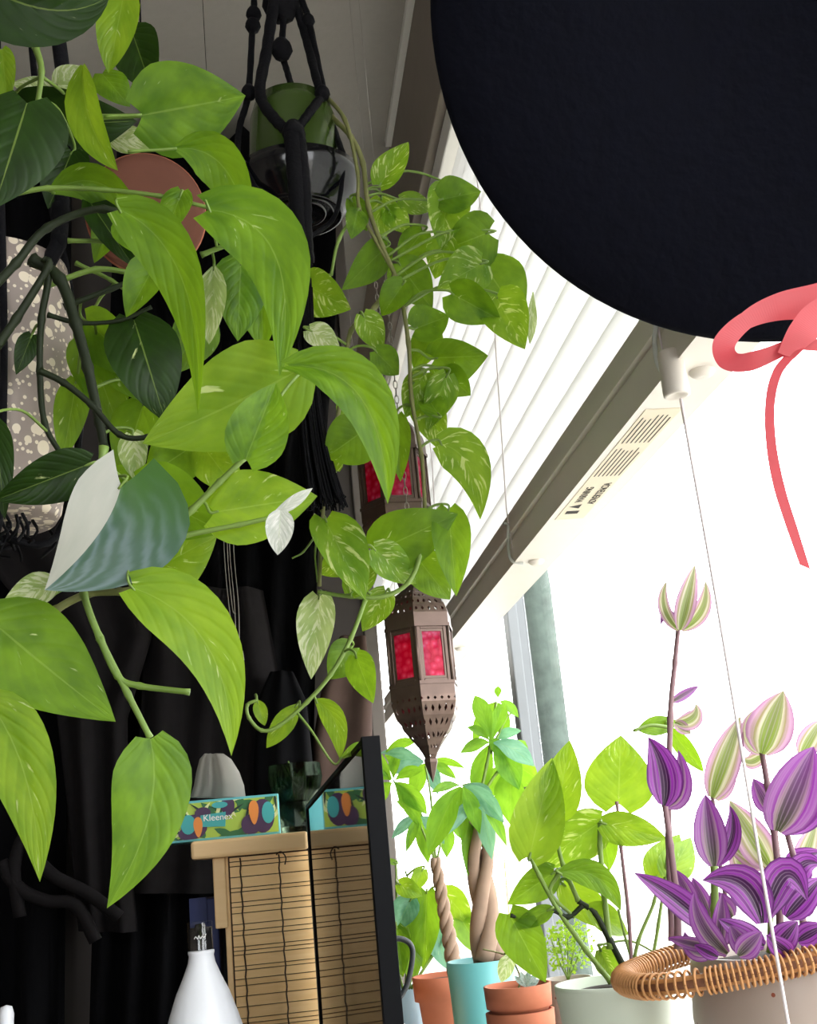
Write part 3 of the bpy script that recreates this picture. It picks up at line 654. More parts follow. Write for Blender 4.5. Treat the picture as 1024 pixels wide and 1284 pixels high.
# ------------------------------------------------------------------ lanterns
def lantern(cx, cy, Y, sc, rot, label):
    P = at(cx, cy, Y); s = mpp(P) * sc; r = thing('hanging_lantern', label, 'lantern', P, 'pink glass lanterns')
    T = Matrix.Translation(P)
    def hexl(prof, name, mat, par, nf=6):
        m = MB()
        for i in range(len(prof) - 1):
            (r0, z0), (r1, z1) = prof[i], prof[i+1]
            for j in range(nf):
                q0, q1 = rot + 6.28319 * j / nf, rot + 6.28319 * (j + 1) / nf
                vs = [T @ Vector((a * s * math.cos(q), a * s * math.sin(q), z * s)) for a, z, q in ((r0, z0, q0), (r0, z0, q1), (r1, z1, q1), (r1, z1, q0))]
                v0 = i / (len(prof) - 1); v1 = (i + 1) / (len(prof) - 1)
                m.add(vs, [(0, 1, 2, 3)], 0, [(0, v0), (1, v0), (1, v1), (0, v1)])
        o = m.build(name, mat, par); sd = o.modifiers.new('sheet', 'SOLIDIFY'); sd.thickness = .0008; sd.offset = -1; return o
    # z in photo pixels above the middle of the glass body
    hexl([(46, 36), (46, 52)], 'upper_band', M['bronze'], r)
    hexl([(46, 52), (43, 62), (37, 72), (28, 80), (18, 87), (10, 93), (7, 100)], 'dome', M['pierced'], r)
    hexl([(46, -50), (46, -34)], 'lower_band', M['bronze'], r)
    hexl([(7, -124), (11, -116), (20, -104), (32, -90), (41, -74), (46, -58), (46, -50)], 'lower_dome', M['pierced'], r)
    hexl([(47.5, 34), (47.5, 38)], 'rim', M['bronze'], r); hexl([(47.5, -37), (47.5, -33)], 'rim', M['bronze'], r)
    hexl([(0.3, -152), (5, -140), (9, -128), (9, -124), (6, -122)], 'finial', M['bronze'], r)
    hexl([(7, 98), (7, 104), (3, 108), (0.3, 110)], 'cap', M['bronze'], r)
    for j in range(6):
        q0, q1 = rot + 6.28319 * j / 6, rot + 6.28319 * (j + 1) / 6
        A = Vector((42 * s * math.cos(q0), 42 * s * math.sin(q0), 0)); B = Vector((42 * s * math.cos(q1), 42 * s * math.sin(q1), 0))
        e = B - A; nn_ = Vector((A.x + B.x, A.y + B.y, 0)).normalized()
        def quadbox(a, b, z0, z1, d0, d1, uv=False):
            vs = [T @ (A + e * u + nn_ * d + Vector((0, 0, z * s))) for d in (d0, d1) for u, z in ((a, z0), (b, z0), (b, z1), (a, z1))]
            return vs, [(3, 2, 1, 0), (4, 5, 6, 7), (0, 1, 5, 4), (1, 2, 6, 5), (2, 3, 7, 6), (3, 0, 4, 7)]
        fr = MB()
        for a, b, z0, z1 in ((.02, .13, -35, 36), (.87, .98, -35, 36), (.13, .87, -35, -30), (.13, .87, 31, 36)):
            fr.add(*quadbox(a, b, z0, z1, -.0015, .002))
        fo = fr.build('frame', M['bronze'], r, bevel=.0005, bseg=1)
        inn = MB()
        for a, b, z0, z1 in ((.13, .19, -30, 31), (.81, .87, -30, 31), (.19, .81, -30, -27), (.19, .81, 28, 31)):
            inn.add(*quadbox(a, b, z0, z1, -.001, .0008))
        inn.build('inner_frame', M['bronze'], fo)
        vs, fs = quadbox(.11, .89, -31, 32, -.0012, -.0004)
        MB().add(vs, fs, 0, [(0, 0), (1, 0), (1, 2), (0, 2)] * 2).build('glass_pane', M['pink'], r)
        c_ = T @ Vector((44 * s * math.cos(q0), 44 * s * math.sin(q0), 0))
        MB().tube([c_ + Vector((0, 0, -34 * s)), c_ + Vector((0, 0, 37 * s))], .0022, 6).build('corner_post', M['bronze'], r)
    # ring and chain to the ceiling
    zr = P.z + 112 * s
    ring = MB().tube([(P.x + .006 * math.cos(a_), P.y, zr + .004 + .006 * math.sin(a_)) for a_ in [i * 6.28319 / 14 for i in range(15)]], .0010, 5, cap=False); ring.build('ring', M['bronze'], r)
    ch = MB(); z = zr + .012; k = 0
    ztop = at(cx, 290, Y).z
    while z < ztop:
        l = [(P.x + (.0026 * math.cos(q) if k % 2 else 0), P.y + (0 if k % 2 else .0026 * math.cos(q)), z + .0065 * math.sin(q)) for q in [i * 6.28319 / 8 for i in range(9)]]
        ch.tube(l, .0007, 3, cap=False); z += .0105; k += 1
    ch.build('chain', M['chain'], r)
    MB().tube([(P.x, P.y, z - .006), (P.x, P.y, ZC)], .0003, 4).build('wire', M['chain'], r)
    MB().tube([(P.x, P.y, ZC - .012), (P.x, P.y, ZC)], .003, 8).build('ceiling_hook', M['chain'], r)
lantern(528, 826, 1.46, 1.0, math.radians(-103), 'pink glass bronze lantern hanging lower, below the trailing vine')
lantern(494, 606, 1.66, .98, math.radians(-114), 'pink glass bronze lantern hanging half hidden behind the trailing vine')

# ------------------------------------------------------------------ plants: leaf and stem builders
PROF = {
    'heart': [(0, .34), (.05, .62), (.12, .84), (.22, .98), (.32, 1), (.45, .93), (.58, .79), (.7, .61), (.8, .43), (.89, .25), (.95, .12), (1, 0)],
    'ovate': [(0, .12), (.06, .38), (.15, .68), (.28, .93), (.42, 1), (.56, .94), (.7, .77), (.82, .54), (.91, .3), (.96, .16), (1, 0)],
    'lance': [(0, .08), (.08, .22), (.2, .5), (.35, .8), (.52, 1), (.68, .93), (.8, .7), (.9, .38), (.96, .16), (1, 0)],
    'cup': [(0, .3), (.06, .55), (.15, .82), (.3, 1), (.45, .99), (.6, .87), (.75, .64), (.87, .38), (.95, .16), (1, 0)],
}
def profile(kind, t):
    p = PROF[kind]
    for (a, x), (b, y) in zip(p[:-1], p[1:]):
        if t <= b: return x + (y - x) * (t - a) / (b - a)
    return 0
RL = random.Random(21)
class Plant:
    def __init__(s, root, Y): s.root = root; s.Y = Y; s.samples = []
    def vine(s, px, r=3, mat='stem_dark', name='stem', taper=.7, Y=None, bumps=True, n=8):
        Y = Y or s.Y
        pts = spline([at(p[0], p[1], p[2] if len(p) > 2 else Y) for p in px], n); k = len(pts)
        rs = [r * mpp(p) * (1 - (1 - taper) * i / k) * (1.25 if bumps and i % n == 0 else 1) for i, p in enumerate(pts)]
        s.samples += pts
        return MB().tube(pts, rs, 7).build(name, M[mat], s.root)
    def leaf(s, bx, by, tx, ty, w, Y=None, mat='pothos', m=None, td=0, md=None, roll=None, fold=None, kind='heart', pet=True, lobe=None, curl=None, asym=1, wave=None, pmat='stem', twist=0, pr=1.9, nu=14, nv=5, name='leaf', pp=None):
        Y = Y or s.Y; P0 = at(bx, by, Y); P2 = at(tx, ty, Y + td)
        if roll is None: roll = RL.uniform(-28, 28)
        if fold is None: fold = RL.uniform(8, 24)
        if curl is None: curl = RL.uniform(-.12, .18)
        if wave is None: wave = RL.uniform(.02, .06)
        if lobe is None: lobe = {'heart': .26, 'ovate': .06, 'lance': 0, 'cup': 0}[kind]
        mid = P0.lerp(P2, .5); L = (P2 - P0).length
        n0 = tocam(mid)
        if m: Pm = at(m[0], m[1], Y + (md if md is not None else td * .5))
        else: Pm = mid + n0 * L * (RL.uniform(.04, .12) if md is None else md)
        K = Pm * 2 - (P0 + P2) * .5
        hw0 = w * .5 * mpp(P0) / max(.45, math.cos(math.radians(roll)))
        T0 = (P2 - P0).normalized(); nn = (n0 - T0 * n0.dot(T0)).normalized()
        ph = RL.uniform(0, 6)
        vs, fs, uvs = [], [], []; ts = [i / nu for i in range(nu + 1)]
        ts = [t ** 1.0 for t in ts]
        for t in ts:
            p = P0 * (1-t)**2 + K * 2*t*(1-t) + P2 * t*t
            T = ((K - P0) * (1-t) + (P2 - K) * t); T = T.normalized() if T.length > 1e-7 else T0
            b = nn - T * nn.dot(T); b.normalize()
            N = Matrix.Rotation(math.radians(roll + twist * t), 3, T) @ b; S = T.cross(N)
            hw = hw0 * profile(kind, t); sf, cf = math.sin(math.radians(fold)), math.cos(math.radians(fold))
            for j in range(-nv, nv + 1):
                v = j / nv; av = abs(v); h = hw * (asym if v < 0 else 1)
                q = p + S * (h * v * cf) + N * (h * av * sf - curl * h * v * v + wave * h * math.sin(7 * t + ph + (2 if v < 0 else 0)) * av)
                q = q - T * (lobe * hw0 * (av ** 1.3) * (1 - t) ** 5) - N * (.03 * hw0 * max(0, 1 - av * 6) * (1 - t))
                vs.append(q); uvs.append((v, t))
        k = 2 * nv + 1
        for i in range(nu):
            for j in range(k - 1): fs.append((i*k + j, i*k + j + 1, (i+1)*k + j + 1, (i+1)*k + j))
        o = MB().add(vs, fs, 0, uvs, True).build(name, M[mat], s.root)
        if pet:
            if pp: pts = spline([at(x, y, Y) for x, y in pp] + [P0], 6)
            elif s.samples:
                q = min(s.samples, key=lambda c: (c - P0).length_squared); d = (q - P0).length
                pts = spline([q, q.lerp(P0, .5) + Vector((0, 0, .12 * d)) - T0 * .1 * d, P0 - T0 * min(.18 * d, .008), P0 + T0 * .004], 5) if d > .006 else None
            else: pts = None
            if pts: MB().tube(pts, [pr * mpp(P0) * (1.15 - .3 * i / len(pts)) for i in range(len(pts))], 6).build('petiole', M[pmat], o)
        return o
def pot(root, cx, ytop, Y, prof, mats, name='pot', soil=None, n=44, part_mat=None):
    """prof: (radius px, z metres below rim); stands on ZS"""
    P = at(cx, ytop, Y); s = mpp(P); T = Matrix.Translation(P)
    o = MB().lathe([(r * s, z) for r, z in prof], n, M=T).build(name, mats, root)
    if soil:
        MB().lathe([(0, -.004), (soil * s * .6, -.006), (soil * s, -.010)], 24, M=T).build('soil', M['soil'], root)
    return P, s

# ------------------------------------------------------------------ near hanging pothos in the terrazzo pot
YP = 1.02
P = at(-12, 500, 1.10); s = mpp(P)
root = thing('pothos_plant', 'large bright green pothos spilling from a terrazzo hanging pot', 'plant', at(-12, 655, 1.10))
pz = lambda py: at(-12, py, 1.10).z
T = Matrix.Translation((P.x, P.y, 0))
MB().lathe([(0, pz(652)), (78*s, pz(655)), (84*s, pz(645)), (100*s, pz(560)), (108*s, pz(470)), (106*s, pz(400)), (96*s, pz(340)), (92*s, pz(338)), (95*s, pz(350)), (95*s, pz(365)), (0, pz(365))], 48, M=T).build('pot', M['terrazzo'], root)
MB().lathe([(0, pz(361)), (60*s, pz(356)), (94*s, pz(360))], 24, M=T).build('soil', M['soil'], root)
near = Plant(root, YP)
V = near.vine
V([(-20, 372), (20, 330), (60, 285), (130, 262), (190, 290)], 6, 'stem_dark', Y=.94)
V([(-15, 450), (20, 400), (60, 335), (55, 325)], 6, 'stem_dark', Y=.97)
V([(40, 330), (60, 345), (52, 400), (50, 465), (56, 530), (78, 572)], 5, 'stem_dark', Y=.98)
V([(40, 325), (75, 350), (95, 405), (110, 460), (125, 530), (130, 560)], 8, 'stem_dark', Y=.98)
V([(50, 465), (80, 480), (115, 508), (150, 545), (185, 548), (230, 532)], 4.5, 'stem_dark', Y=.965)
V([(10, 245), (60, 236), (130, 238), (200, 246), (268, 262)], 3.6, 'stem', Y=1.0)
V([(85, 302), (130, 303), (178, 310)], 3.2, 'stem', Y=1.03)
V([(55, 360), (120, 338), (175, 343), (215, 336)], 4, 'stem', Y=1.0)
V([(80, 385), (140, 362), (215, 332)], 4, 'stem_dark', Y=.99)
V([(95, 330), (140, 352), (175, 378)], 3, 'stem', Y=1.02)
V([(60, 395), (100, 405), (150, 402), (190, 385)], 3.4, 'stem_dark', Y=.985)
V([(-10, 845), (30, 800), (70, 765), (110, 745), (150, 742), (190, 735)], 6, 'stem_brown', Y=.93)
V([(130, 560), (120, 640), (100, 700), (105, 745), (125, 800), (160, 870), (188, 925)], 5.5, 'stem', Y=.92)
V([(125, 800), (148, 848), (175, 860), (238, 868)], 4.6, 'stem', Y=.92, taper=.8)
V([(170, 690), (230, 672), (300, 658), (345, 648)], 4, 'stem', Y=.9)
V([(205, 670), (240, 640), (275, 605), (306, 575)], 5, 'stem', Y=.9)
V([(45, 60), (52, 90), (45, 145)], 4.5, 'stem', Y=.98)
V([(120, 147), (178, 145)], 4, 'stem', Y=.97)
V([(10, 800), (60, 750), (85, 735)], 4, 'stem', Y=.95)
V([(252, 320), (285, 308), (322, 305)], 3.6, 'stem', Y=.95)
Lf = near.leaf
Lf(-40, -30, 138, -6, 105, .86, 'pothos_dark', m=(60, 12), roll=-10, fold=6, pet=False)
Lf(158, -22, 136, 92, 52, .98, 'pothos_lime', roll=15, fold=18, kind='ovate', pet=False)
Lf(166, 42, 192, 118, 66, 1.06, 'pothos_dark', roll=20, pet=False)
Lf(178, 144, 308, 120, 122, .95, 'pothos', m=(245, 132), roll=-8, fold=14, curl=.25, pp=[(130, 146)])
Lf(104, 82, 148, 214, 50, .95, 'pothos_lime', m=(112, 150), roll=30, fold=25, kind='ovate', pet=False)
Lf(128, 92, 163, 134, 42, .99, 'pothos', roll=-20, pet=False)
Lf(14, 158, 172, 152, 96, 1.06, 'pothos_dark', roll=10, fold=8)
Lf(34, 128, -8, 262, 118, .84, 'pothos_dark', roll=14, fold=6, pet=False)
Lf(138, 172, 207, 180, 36, 1.08, 'pothos_pale', roll=10)
Lf(222, 186, 312, 305, 62, .93, 'pothos', m=(282, 212), roll=14, fold=14, kind='ovate', pp=[(160, 190), (200, 188)])
Lf(262, 262, 350, 472, 100, .90, 'pothos', m=(345, 320), roll=-6, fold=10, lobe=.35, curl=.1)
Lf(150, 262, 248, 520, 74, .86, 'pothos', m=(228, 350), roll=8, fold=16, twist=35, lobe=.3)
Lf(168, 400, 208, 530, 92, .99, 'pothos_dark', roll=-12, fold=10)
Lf(196, 328, 158, 398, 52, .96, 'pothos', roll=20)
Lf(302, 328, 298, 428, 70, 1.0, 'pothos', roll=-10, fold=12)
Lf(268, 335, 262, 432, 40, .98, 'pothos_pale', roll=20, kind='ovate')
Lf(374, 464, 178, 556, 130, .93, 'pothos_lime', m=(280, 512), roll=6, fold=6, lobe=.2, curl=.1)
Lf(362, 458, 486, 632, 84, .87, 'pothos', m=(452, 498), roll=-14, fold=34, lobe=.25, kind='ovate', pet=False)
Lf(308, 576, 346, 480, 88, .86, 'pothos', roll=4, fold=28, kind='heart', pet=False)
Lf(268, 642, 398, 622, 96, .91, 'pothos_lime', roll=-8, fold=8, lobe=.3)
Lf(335, 652, 392, 612, 16, .87, 'silver', roll=20, kind='lance', pet=False)
Lf(352, 640, 348, 696, 36, .865, 'silver', roll=0, fold=10, kind='cup', pet=False)
Lf(172, 612, 280, 668, 96, .95, 'pothos', roll=8, fold=8)
Lf(176, 722, 272, 672, 92, .97, 'pothos_lime', roll=-12, fold=8)
Lf(152, 608, 56, 740, 112, .88, 'sky_glare', m=(122, 672), roll=0, fold=14, curl=.05, lobe=.75, asym=1.75, wave=.02)
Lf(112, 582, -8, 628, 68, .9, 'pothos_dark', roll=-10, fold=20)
Lf(-6, 782, 145, 905, 128, .9, 'pothos', m=(60, 838), roll=-6, fold=8, lobe=.35)
Lf(-14, 880, 50, 1106, 86, .88, 'pothos_lime', m=(32, 975), roll=10, fold=10)
Lf(189, 926, 134, 1139, 106, .85, 'pothos', m=(186, 1026), roll=-10, fold=10, asym=.9, curl=.1, lobe=.12, pet=False)
Lf(166, 736, 290, 948, 92, .88, 'pothos_lime', m=(260, 810), roll=-10, fold=16, lobe=.25)
Lf(66, 730, -4, 768, 42, .93, 'pothos_pale', roll=20)
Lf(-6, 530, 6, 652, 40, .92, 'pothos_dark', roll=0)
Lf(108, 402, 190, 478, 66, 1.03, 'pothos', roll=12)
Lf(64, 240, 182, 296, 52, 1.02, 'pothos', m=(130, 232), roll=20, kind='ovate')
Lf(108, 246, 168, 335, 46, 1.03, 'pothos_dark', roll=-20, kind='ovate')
Lf(96, 476, 78, 580, 44, 1.04, 'pothos', roll=12)
Lf(166, 545, 172, 606, 40, .99, 'pothos_pale', roll=20)
Lf(2, 62, 10, 136, 34, 1.0, 'pothos_lime', roll=10, pet=False)
Lf(60, 112, 14, 104, 26, 1.08, 'pothos_pale', roll=20, pet=False)
Lf(72, 106, 108, 84, 34, 1.05, 'pothos_pale', roll=-10, pet=False)
Lf(130, 440, 186, 505, 60, 1.04, 'pothos', roll=-20)
Lf(240, 560, 180, 600, 70, 1.0, 'pothos', roll=20)
Lf(120, 640, 210, 610, 60, 1.0, 'pothos', roll=10)
Lf(300, 300, 330, 345, 26, .96, 'pothos_pale', roll=-30, kind='lance')
Lf(155, 280, 200, 330, 50, 1.0, 'pothos', roll=-25)
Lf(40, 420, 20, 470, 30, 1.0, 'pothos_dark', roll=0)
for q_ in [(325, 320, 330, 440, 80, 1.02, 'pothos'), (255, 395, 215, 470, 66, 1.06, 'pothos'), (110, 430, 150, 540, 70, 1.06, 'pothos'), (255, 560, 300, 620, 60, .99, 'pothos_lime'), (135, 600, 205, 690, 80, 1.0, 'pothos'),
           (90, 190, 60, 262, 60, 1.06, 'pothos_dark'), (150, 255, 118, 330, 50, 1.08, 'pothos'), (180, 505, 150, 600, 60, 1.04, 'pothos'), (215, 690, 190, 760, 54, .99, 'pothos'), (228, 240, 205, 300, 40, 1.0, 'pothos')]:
    Lf(*q_[:6], q_[6])
# its black macrame hanger
mh = thing('macrame_hanger', 'black macrame hanger around the terrazzo pot', 'plant hanger', at(-12, 690, 1.10))
hub = Vector((P.x, P.y, ZC - .04))
for q in (20, 110, 200, 290):
    q = math.radians(q); c, s_ = math.cos(q), math.sin(q)
    pts = spline([(P.x, P.y, pz(672)), (P.x + 80*s*c, P.y + 80*s*s_, pz(668)), (P.x + 112*s*c, P.y + 112*s*s_, pz(500)), (P.x + 98*s*c, P.y + 98*s*s_, pz(335)), (P.x + 60*s*c, P.y + 60*s*s_, pz(120)), hub], 6)
    MB().tube(pts, .0035, 7).build('cord', M['black_cord'], mh)
for (x, y, r_) in ((76, 268, 13), (74, 300, 11), (80, 240, 10)):
    p_ = at(x, y, 1.06); g = mpp(p_) * r_; MB().lathe([(0, -g * 1.5), (g * .8, -g), (g, 0), (g * .8, g), (0, g * 1.5)], 9, M=Matrix.Translation(p_)).build('knot', M['black_cord'], mh)
pts = spline([at(60, 330, 1.06), at(74, 300, 1.06), at(78, 250, 1.06), at(84, 190, 1.07), at(80, 100, 1.08), hub], 6); MB().tube(pts, .0075, 8).build('cord', M['black_cord'], mh)
R = random.Random(4); fr = MB()
for i in range(46):
    q = R.uniform(0, 6.28); r_ = R.uniform(0, 75 * s); p_ = Vector((P.x + r_ * math.cos(q), P.y + r_ * math.sin(q), pz(660)))
    fr.tube(spline([p_, p_ + Vector((R.uniform(-.006, .006), R.uniform(-.006, .006), -.012)), p_ + Vector((R.uniform(-.012, .012), R.uniform(-.01, .01), R.uniform(-.026, -.016)))], 3), .0016, 4)
fr.build('fringe', M['black_cord'], mh)
MB().tube([hub, Vector((P.x, P.y, ZC))], .003, 6).build('hook', M['chain'], mh)
# thin strands hanging behind the leaves
ts_ = thing('hanging_strands', 'thin grey strands hanging straight down behind the pothos leaves', 'cord', at(297, 838, 1.75))
for i, (dx, e) in enumerate(((-7, 800), (0, 838), (5, 812), (-3, 770))):
    MB().tube(spline([at(287 + dx, 600, 1.75), at(288 + dx, 690, 1.75), at(294 + dx, 760, 1.75), at(297 + dx * .6, e, 1.75)], 6), .0008, 4).build('strand', M['chain'], ts_)
MB().tube([at(286, 602, 1.75), Vector((at(286, 602, 1.75).x, 1.75, ZC))], .0006, 4).build('cord', M['black_cord'], ts_)
MB().tube(spline([at(292, 842, 1.75), at(302, 815, 1.745), at(305, 830, 1.74), at(297, 810, 1.745), at(293, 834, 1.74)], 4), .0012, 5).build('knot', M['chain'], ts_)
# terracotta dish
Pd = at(184, 268, 1.28); sd_ = mpp(Pd); Md = frame_to(Pd, tocam(Pd) + Vector((.05, 0, .1)))
td_ = thing('terracotta_dish', 'round brown terracotta dish hanging behind the pothos leaves', 'dish', Pd)
q = 75 * sd_
MB().lathe([(0, .004), (q * .8, .004), (q * .92, .0), (q * .98, -.006), (q, -.014), (q * .97, -.015), (q * .93, -.006), (q * .8, 0), (0, 0)], 56, M=Md).build('plate', M['terra_brown'], td_)
MB().lathe([(q * .98, -.0055), (q * 1.006, -.012), (q * 1.004, -.016), (q * .975, -.016)], 56, M=Md).build('rim', M['terracotta'], td_)
MB().tube([Md @ Vector((0, q, -.012)), Vector((Pd.x, Pd.y, ZC))], .0012, 5).build('hanging_cord', M['black_cord'], td_)

# ------------------------------------------------------------------ trailing pothos in the macrame pot
YM = 1.44
Pm_ = at(372, 222, YM); s = mpp(Pm_); T = Matrix.Translation((Pm_.x, Pm_.y, 0)); mz = lambda py: at(372, py, YM).z
root = thing('trailing_pothos', 'variegated pothos trailing from a green glazed pot on black saucer', 'plant', (Pm_.x, YM, mz(232)))
zs_ = mz(272)
MB().lathe([(0, zs_ + .004), (50*s, zs_ + .004), (50*s, zs_), (54*s, zs_), (55*s, zs_ + .005), (70*s, zs_ + .02), (78*s, zs_ + .045), (80*s, zs_ + .058), (77*s, zs_ + .058), (68*s, zs_ + .026), (0, zs_ + .012)], 56, M=T).build('saucer', M['black_gloss'], root)
for rr in (30, 40): MB().lathe([(rr*s, zs_ + .0042), ((rr+1)*s, zs_ + .002), ((rr+3)*s, zs_ + .002), ((rr+4)*s, zs_ + .0042)], 48, M=T).build('saucer_ring', M['black_gloss'], root)
zt_ = mz(132)
MB().lathe([(0, zs_ + .0125), (56*s, zs_ + .0125), (60*s, zs_ + .03), (60*s, zs_ + .06), (54*s, zt_ - .025), (47*s, zt_), (43*s, zt_), (43*s, zt_ - .02), (0, zt_ - .02)], 48, M=T).build('pot', M['green_glaze'], root)
MB().lathe([(0, zt_ - .012), (43*s, zt_ - .016)], 24, M=T).build('soil', M['soil'], root)
tp = Plant(root, 1.36); V = tp.vine
V([(385, 116, YM), (415, 146, YM - .02), (440, 172), (455, 205), (462, 260), (480, 310), (500, 360), (512, 430), (516, 500), (528, 570), (533, 640)], 3.6, 'stem_brown')
V([(400, 112, YM), (432, 150), (448, 215), (450, 260), (470, 300), (495, 345)], 2.8, 'stem_brown')
V([(495, 345), (470, 385), (440, 415), (432, 470), (420, 540), (408, 600), (404, 655), (400, 735)], 3.4, 'stem_brown')
V([(533, 640), (528, 690), (512, 730), (480, 748), (440, 748), (398, 742)], 3.4, 'stem')
V([(458, 752), (440, 800), (415, 845), (385, 880), (350, 910), (328, 916), (312, 900), (310, 884), (322, 878)], 3.0, 'stem')
V([(400, 655), (412, 680), (440, 725), (465, 745)], 3.0, 'stem')
V([(450, 262), (425, 300), (415, 345)], 2.6, 'stem')
Lf = tp.leaf; va = 'pothos_var'
for a in [
    (476, 232, 512, 178, 34, va, {}), (552, 250, 603, 240, 44, 'pothos', {}), (562, 238, 552, 312, 52, va, {}), (612, 292, 560, 312, 64, 'pothos', {'td': .02}),
    (604, 330, 548, 362, 52, va, {'td': -.02}), (606, 330, 655, 405, 64, 'pothos', {}), (566, 368, 628, 402, 50, 'pothos', {}), (622, 372, 658, 438, 58, va, {'td': -.03}),
    (520, 412, 563, 396, 44, 'pothos', {}), (545, 449, 612, 446, 58, 'pothos', {'td': -.02}), (558, 468, 590, 496, 36, 'pothos', {}), (384, 358, 440, 388, 52, va, {'td': -.02}),
    (486, 308, 428, 364, 38, 'pothos', {'td': -.02}), (388, 414, 426, 436, 30, 'pothos_pale', {}), (478, 248, 482, 300, 34, va, {}), (486, 262, 514, 294, 28, va, {}),
    (500, 330, 542, 388, 48, 'pothos', {'td': .03}), (506, 355, 478, 396, 36, 'pothos', {'td': .02}), (546, 420, 518, 462, 36, 'pothos', {'td': .03}), (532, 468, 508, 524, 36, va, {}),
    (528, 492, 556, 568, 42, va, {}), (552, 556, 602, 652, 54, va, {'m': (588, 585)}), (456, 540, 408, 574, 62, 'pothos', {'td': .02}), (498, 520, 502, 604, 30, 'pothos', {'td': .05}),
    (470, 692, 574, 644, 66, 'pothos', {'td': -.02, 'roll': 6, 'fold': 8}), (562, 638, 572, 748, 44, 'pothos', {}), (522, 698, 564, 752, 48, 'pothos', {'td': .03}), (408, 652, 458, 752, 58, va, {'td': -.02, 'fold': 24}),
    (468, 688, 522, 732, 42, va, {'td': .04}), (484, 742, 454, 792, 34, va, {'td': .02}), (400, 748, 390, 852, 44, 'pothos_pale', {'roll': 10}), (440, 812, 412, 852, 44, 'pothos', {}),
    (446, 822, 468, 882, 34, 'pothos', {'td': -.02}), (396, 878, 426, 952, 26, 'pothos_lime', {'m': (420, 905), 'kind': 'ovate'}), (425, 952, 460, 930, 12, va, {'kind': 'lance'}), (372, 884, 334, 938, 24, 'pothos_lime', {'kind': 'ovate'}),
    (322, 878, 332, 910, 16, 'pothos_lime', {'kind': 'ovate'}), (500, 250, 545, 262, 26, va, {'td': .04}), (448, 265, 440, 300, 26, 'pothos', {}), (530, 290, 500, 330, 36, 'pothos', {'td': .04}),
    (560, 300, 545, 350, 36, va, {'td': .03}), (590, 330, 580, 385, 44, 'pothos', {'td': .04}), (455, 395, 480, 440, 34, va, {'td': .03}), (470, 440, 500, 470, 34, 'pothos', {'td': .03}),
    (430, 500, 458, 530, 30, va, {'td': .03}), (420, 590, 408, 548, 24, va, {'td': .02}), (445, 690, 400, 720, 40, va, {'td': .03}), (440, 250, 460, 290, 24, 'pothos', {'td': .03}),
    (550, 520, 530, 490, 30, 'pothos', {'td': .03}), (440, 745, 470, 700, 34, va, {'td': .04}), (560, 470, 535, 540, 36, va, {'td': .03}),
]:
    k = dict(a[6]); Lf(a[0], a[1], a[2], a[3], a[4] * 1.16, 1.36 + RL.uniform(-.03, .03), a[5], pr=1.6, nu=12, nv=4, **k)
Lf(668, 366, 664, 432, 14, 1.335, 'pothos_pale', kind='lance', pet=False, nu=8, nv=3)
# aerial roots and strands at the tassel end
for a in ([(404, 650), (395, 690), (398, 730)], [(398, 668), (380, 692), (366, 700)], [(402, 640), (412, 660), (405, 690)]):
    V([(x, y) for x, y in a], 1.4, 'stem', 'aerial_root', n=5)

# black macrame hanger of that pot
mh = thing('macrame_hanger', 'black knotted macrame hanger with long tassel around the green pot', 'plant hanger', (Pm_.x, YM, mz(640)))
YF = YM - .085
hub = at(352, -60, YM); hub_t = Vector((hub.x, hub.y, ZC))
def cord(px, r=4, name='cord', Y=None):
    pts = spline([at(p[0], p[1], p[2] if len(p) > 2 else (Y or YF)) for p in px], 6)
    return MB().tube(pts, [r * mpp(p) * (1 + .1 * (i % 2)) for i, p in enumerate(pts)], 7).build(name, M['black_cord'], mh)
cord([(352, -60, YM), (322, -20, YM), (318, 10, YM), (316, 40, YM), (311, 118, YM - .03), (300, 160, YM - .03), (297, 195, YM - .05)], 4)
cord([(352, -60, YM), (343, 5, YM - .02), (335, 60, YM - .03), (326, 118, YM - .06), (345, 150, YF), (366, 168, YF - .01)], 7)
cord([(352, -60, YM), (355, 20, YM), (353, 62, YM), (360, 90, YM), (369, 120, YM + .03)], 4)
cord([(352, -60, YM), (372, 10, YM), (384, 50, YM), (398, 105, YM - .04), (404, 118, YM - .04), (385, 145, YF), (368, 168, YF - .01)], 5.5)
cord([(352, -60, YM), (382, 10, YM), (388, 30, YM), (406, 115, YM - .02), (418, 160, YM - .02), (432, 200, YM - .05)], 4)
cord([(366, 165, YF - .01), (368, 190, YF - .02), (372, 240, YF - .03), (374, 285, YF - .02), (382, 330, YF)], 11)
cord([(374, 165, YF - .01), (377, 190, YF - .02), (382, 240, YF - .03), (383, 285, YF - .02), (386, 330, YF)], 8)
cord([(297, 195, YM - .05), (330, 250, YM - .06), (372, 285, YF - .01)], 4)
cord([(432, 200, YM - .05), (420, 270, YM - .06), (385, 300, YF - .01)], 3)
for x, y, r_, Yk in ((318, 18, 10, YM), (317, 32, 10, YM), (353, 62, 14, YM - .02), (386, 26, 9, YM), (312, 116, 10, YM - .04), (404, 117, 10, YM - .05), (368, 166, 15, YF - .01), (352, 4, 24, YM)):
    p_ = at(x, y, Yk); g = mpp(p_) * r_
    MB().lathe([(0, -g), (g * .7, -g * .8), (g, -g * .2), (g * .9, g * .4), (g * .5, g), (0, g * 1.05)], 10, M=Matrix.Translation(p_)).build('knot', M['black_cord'], mh)
MB().tube([hub, hub_t], .005, 8).build('cord', M['black_cord'], mh)
R = random.Random(11); ts = MB()
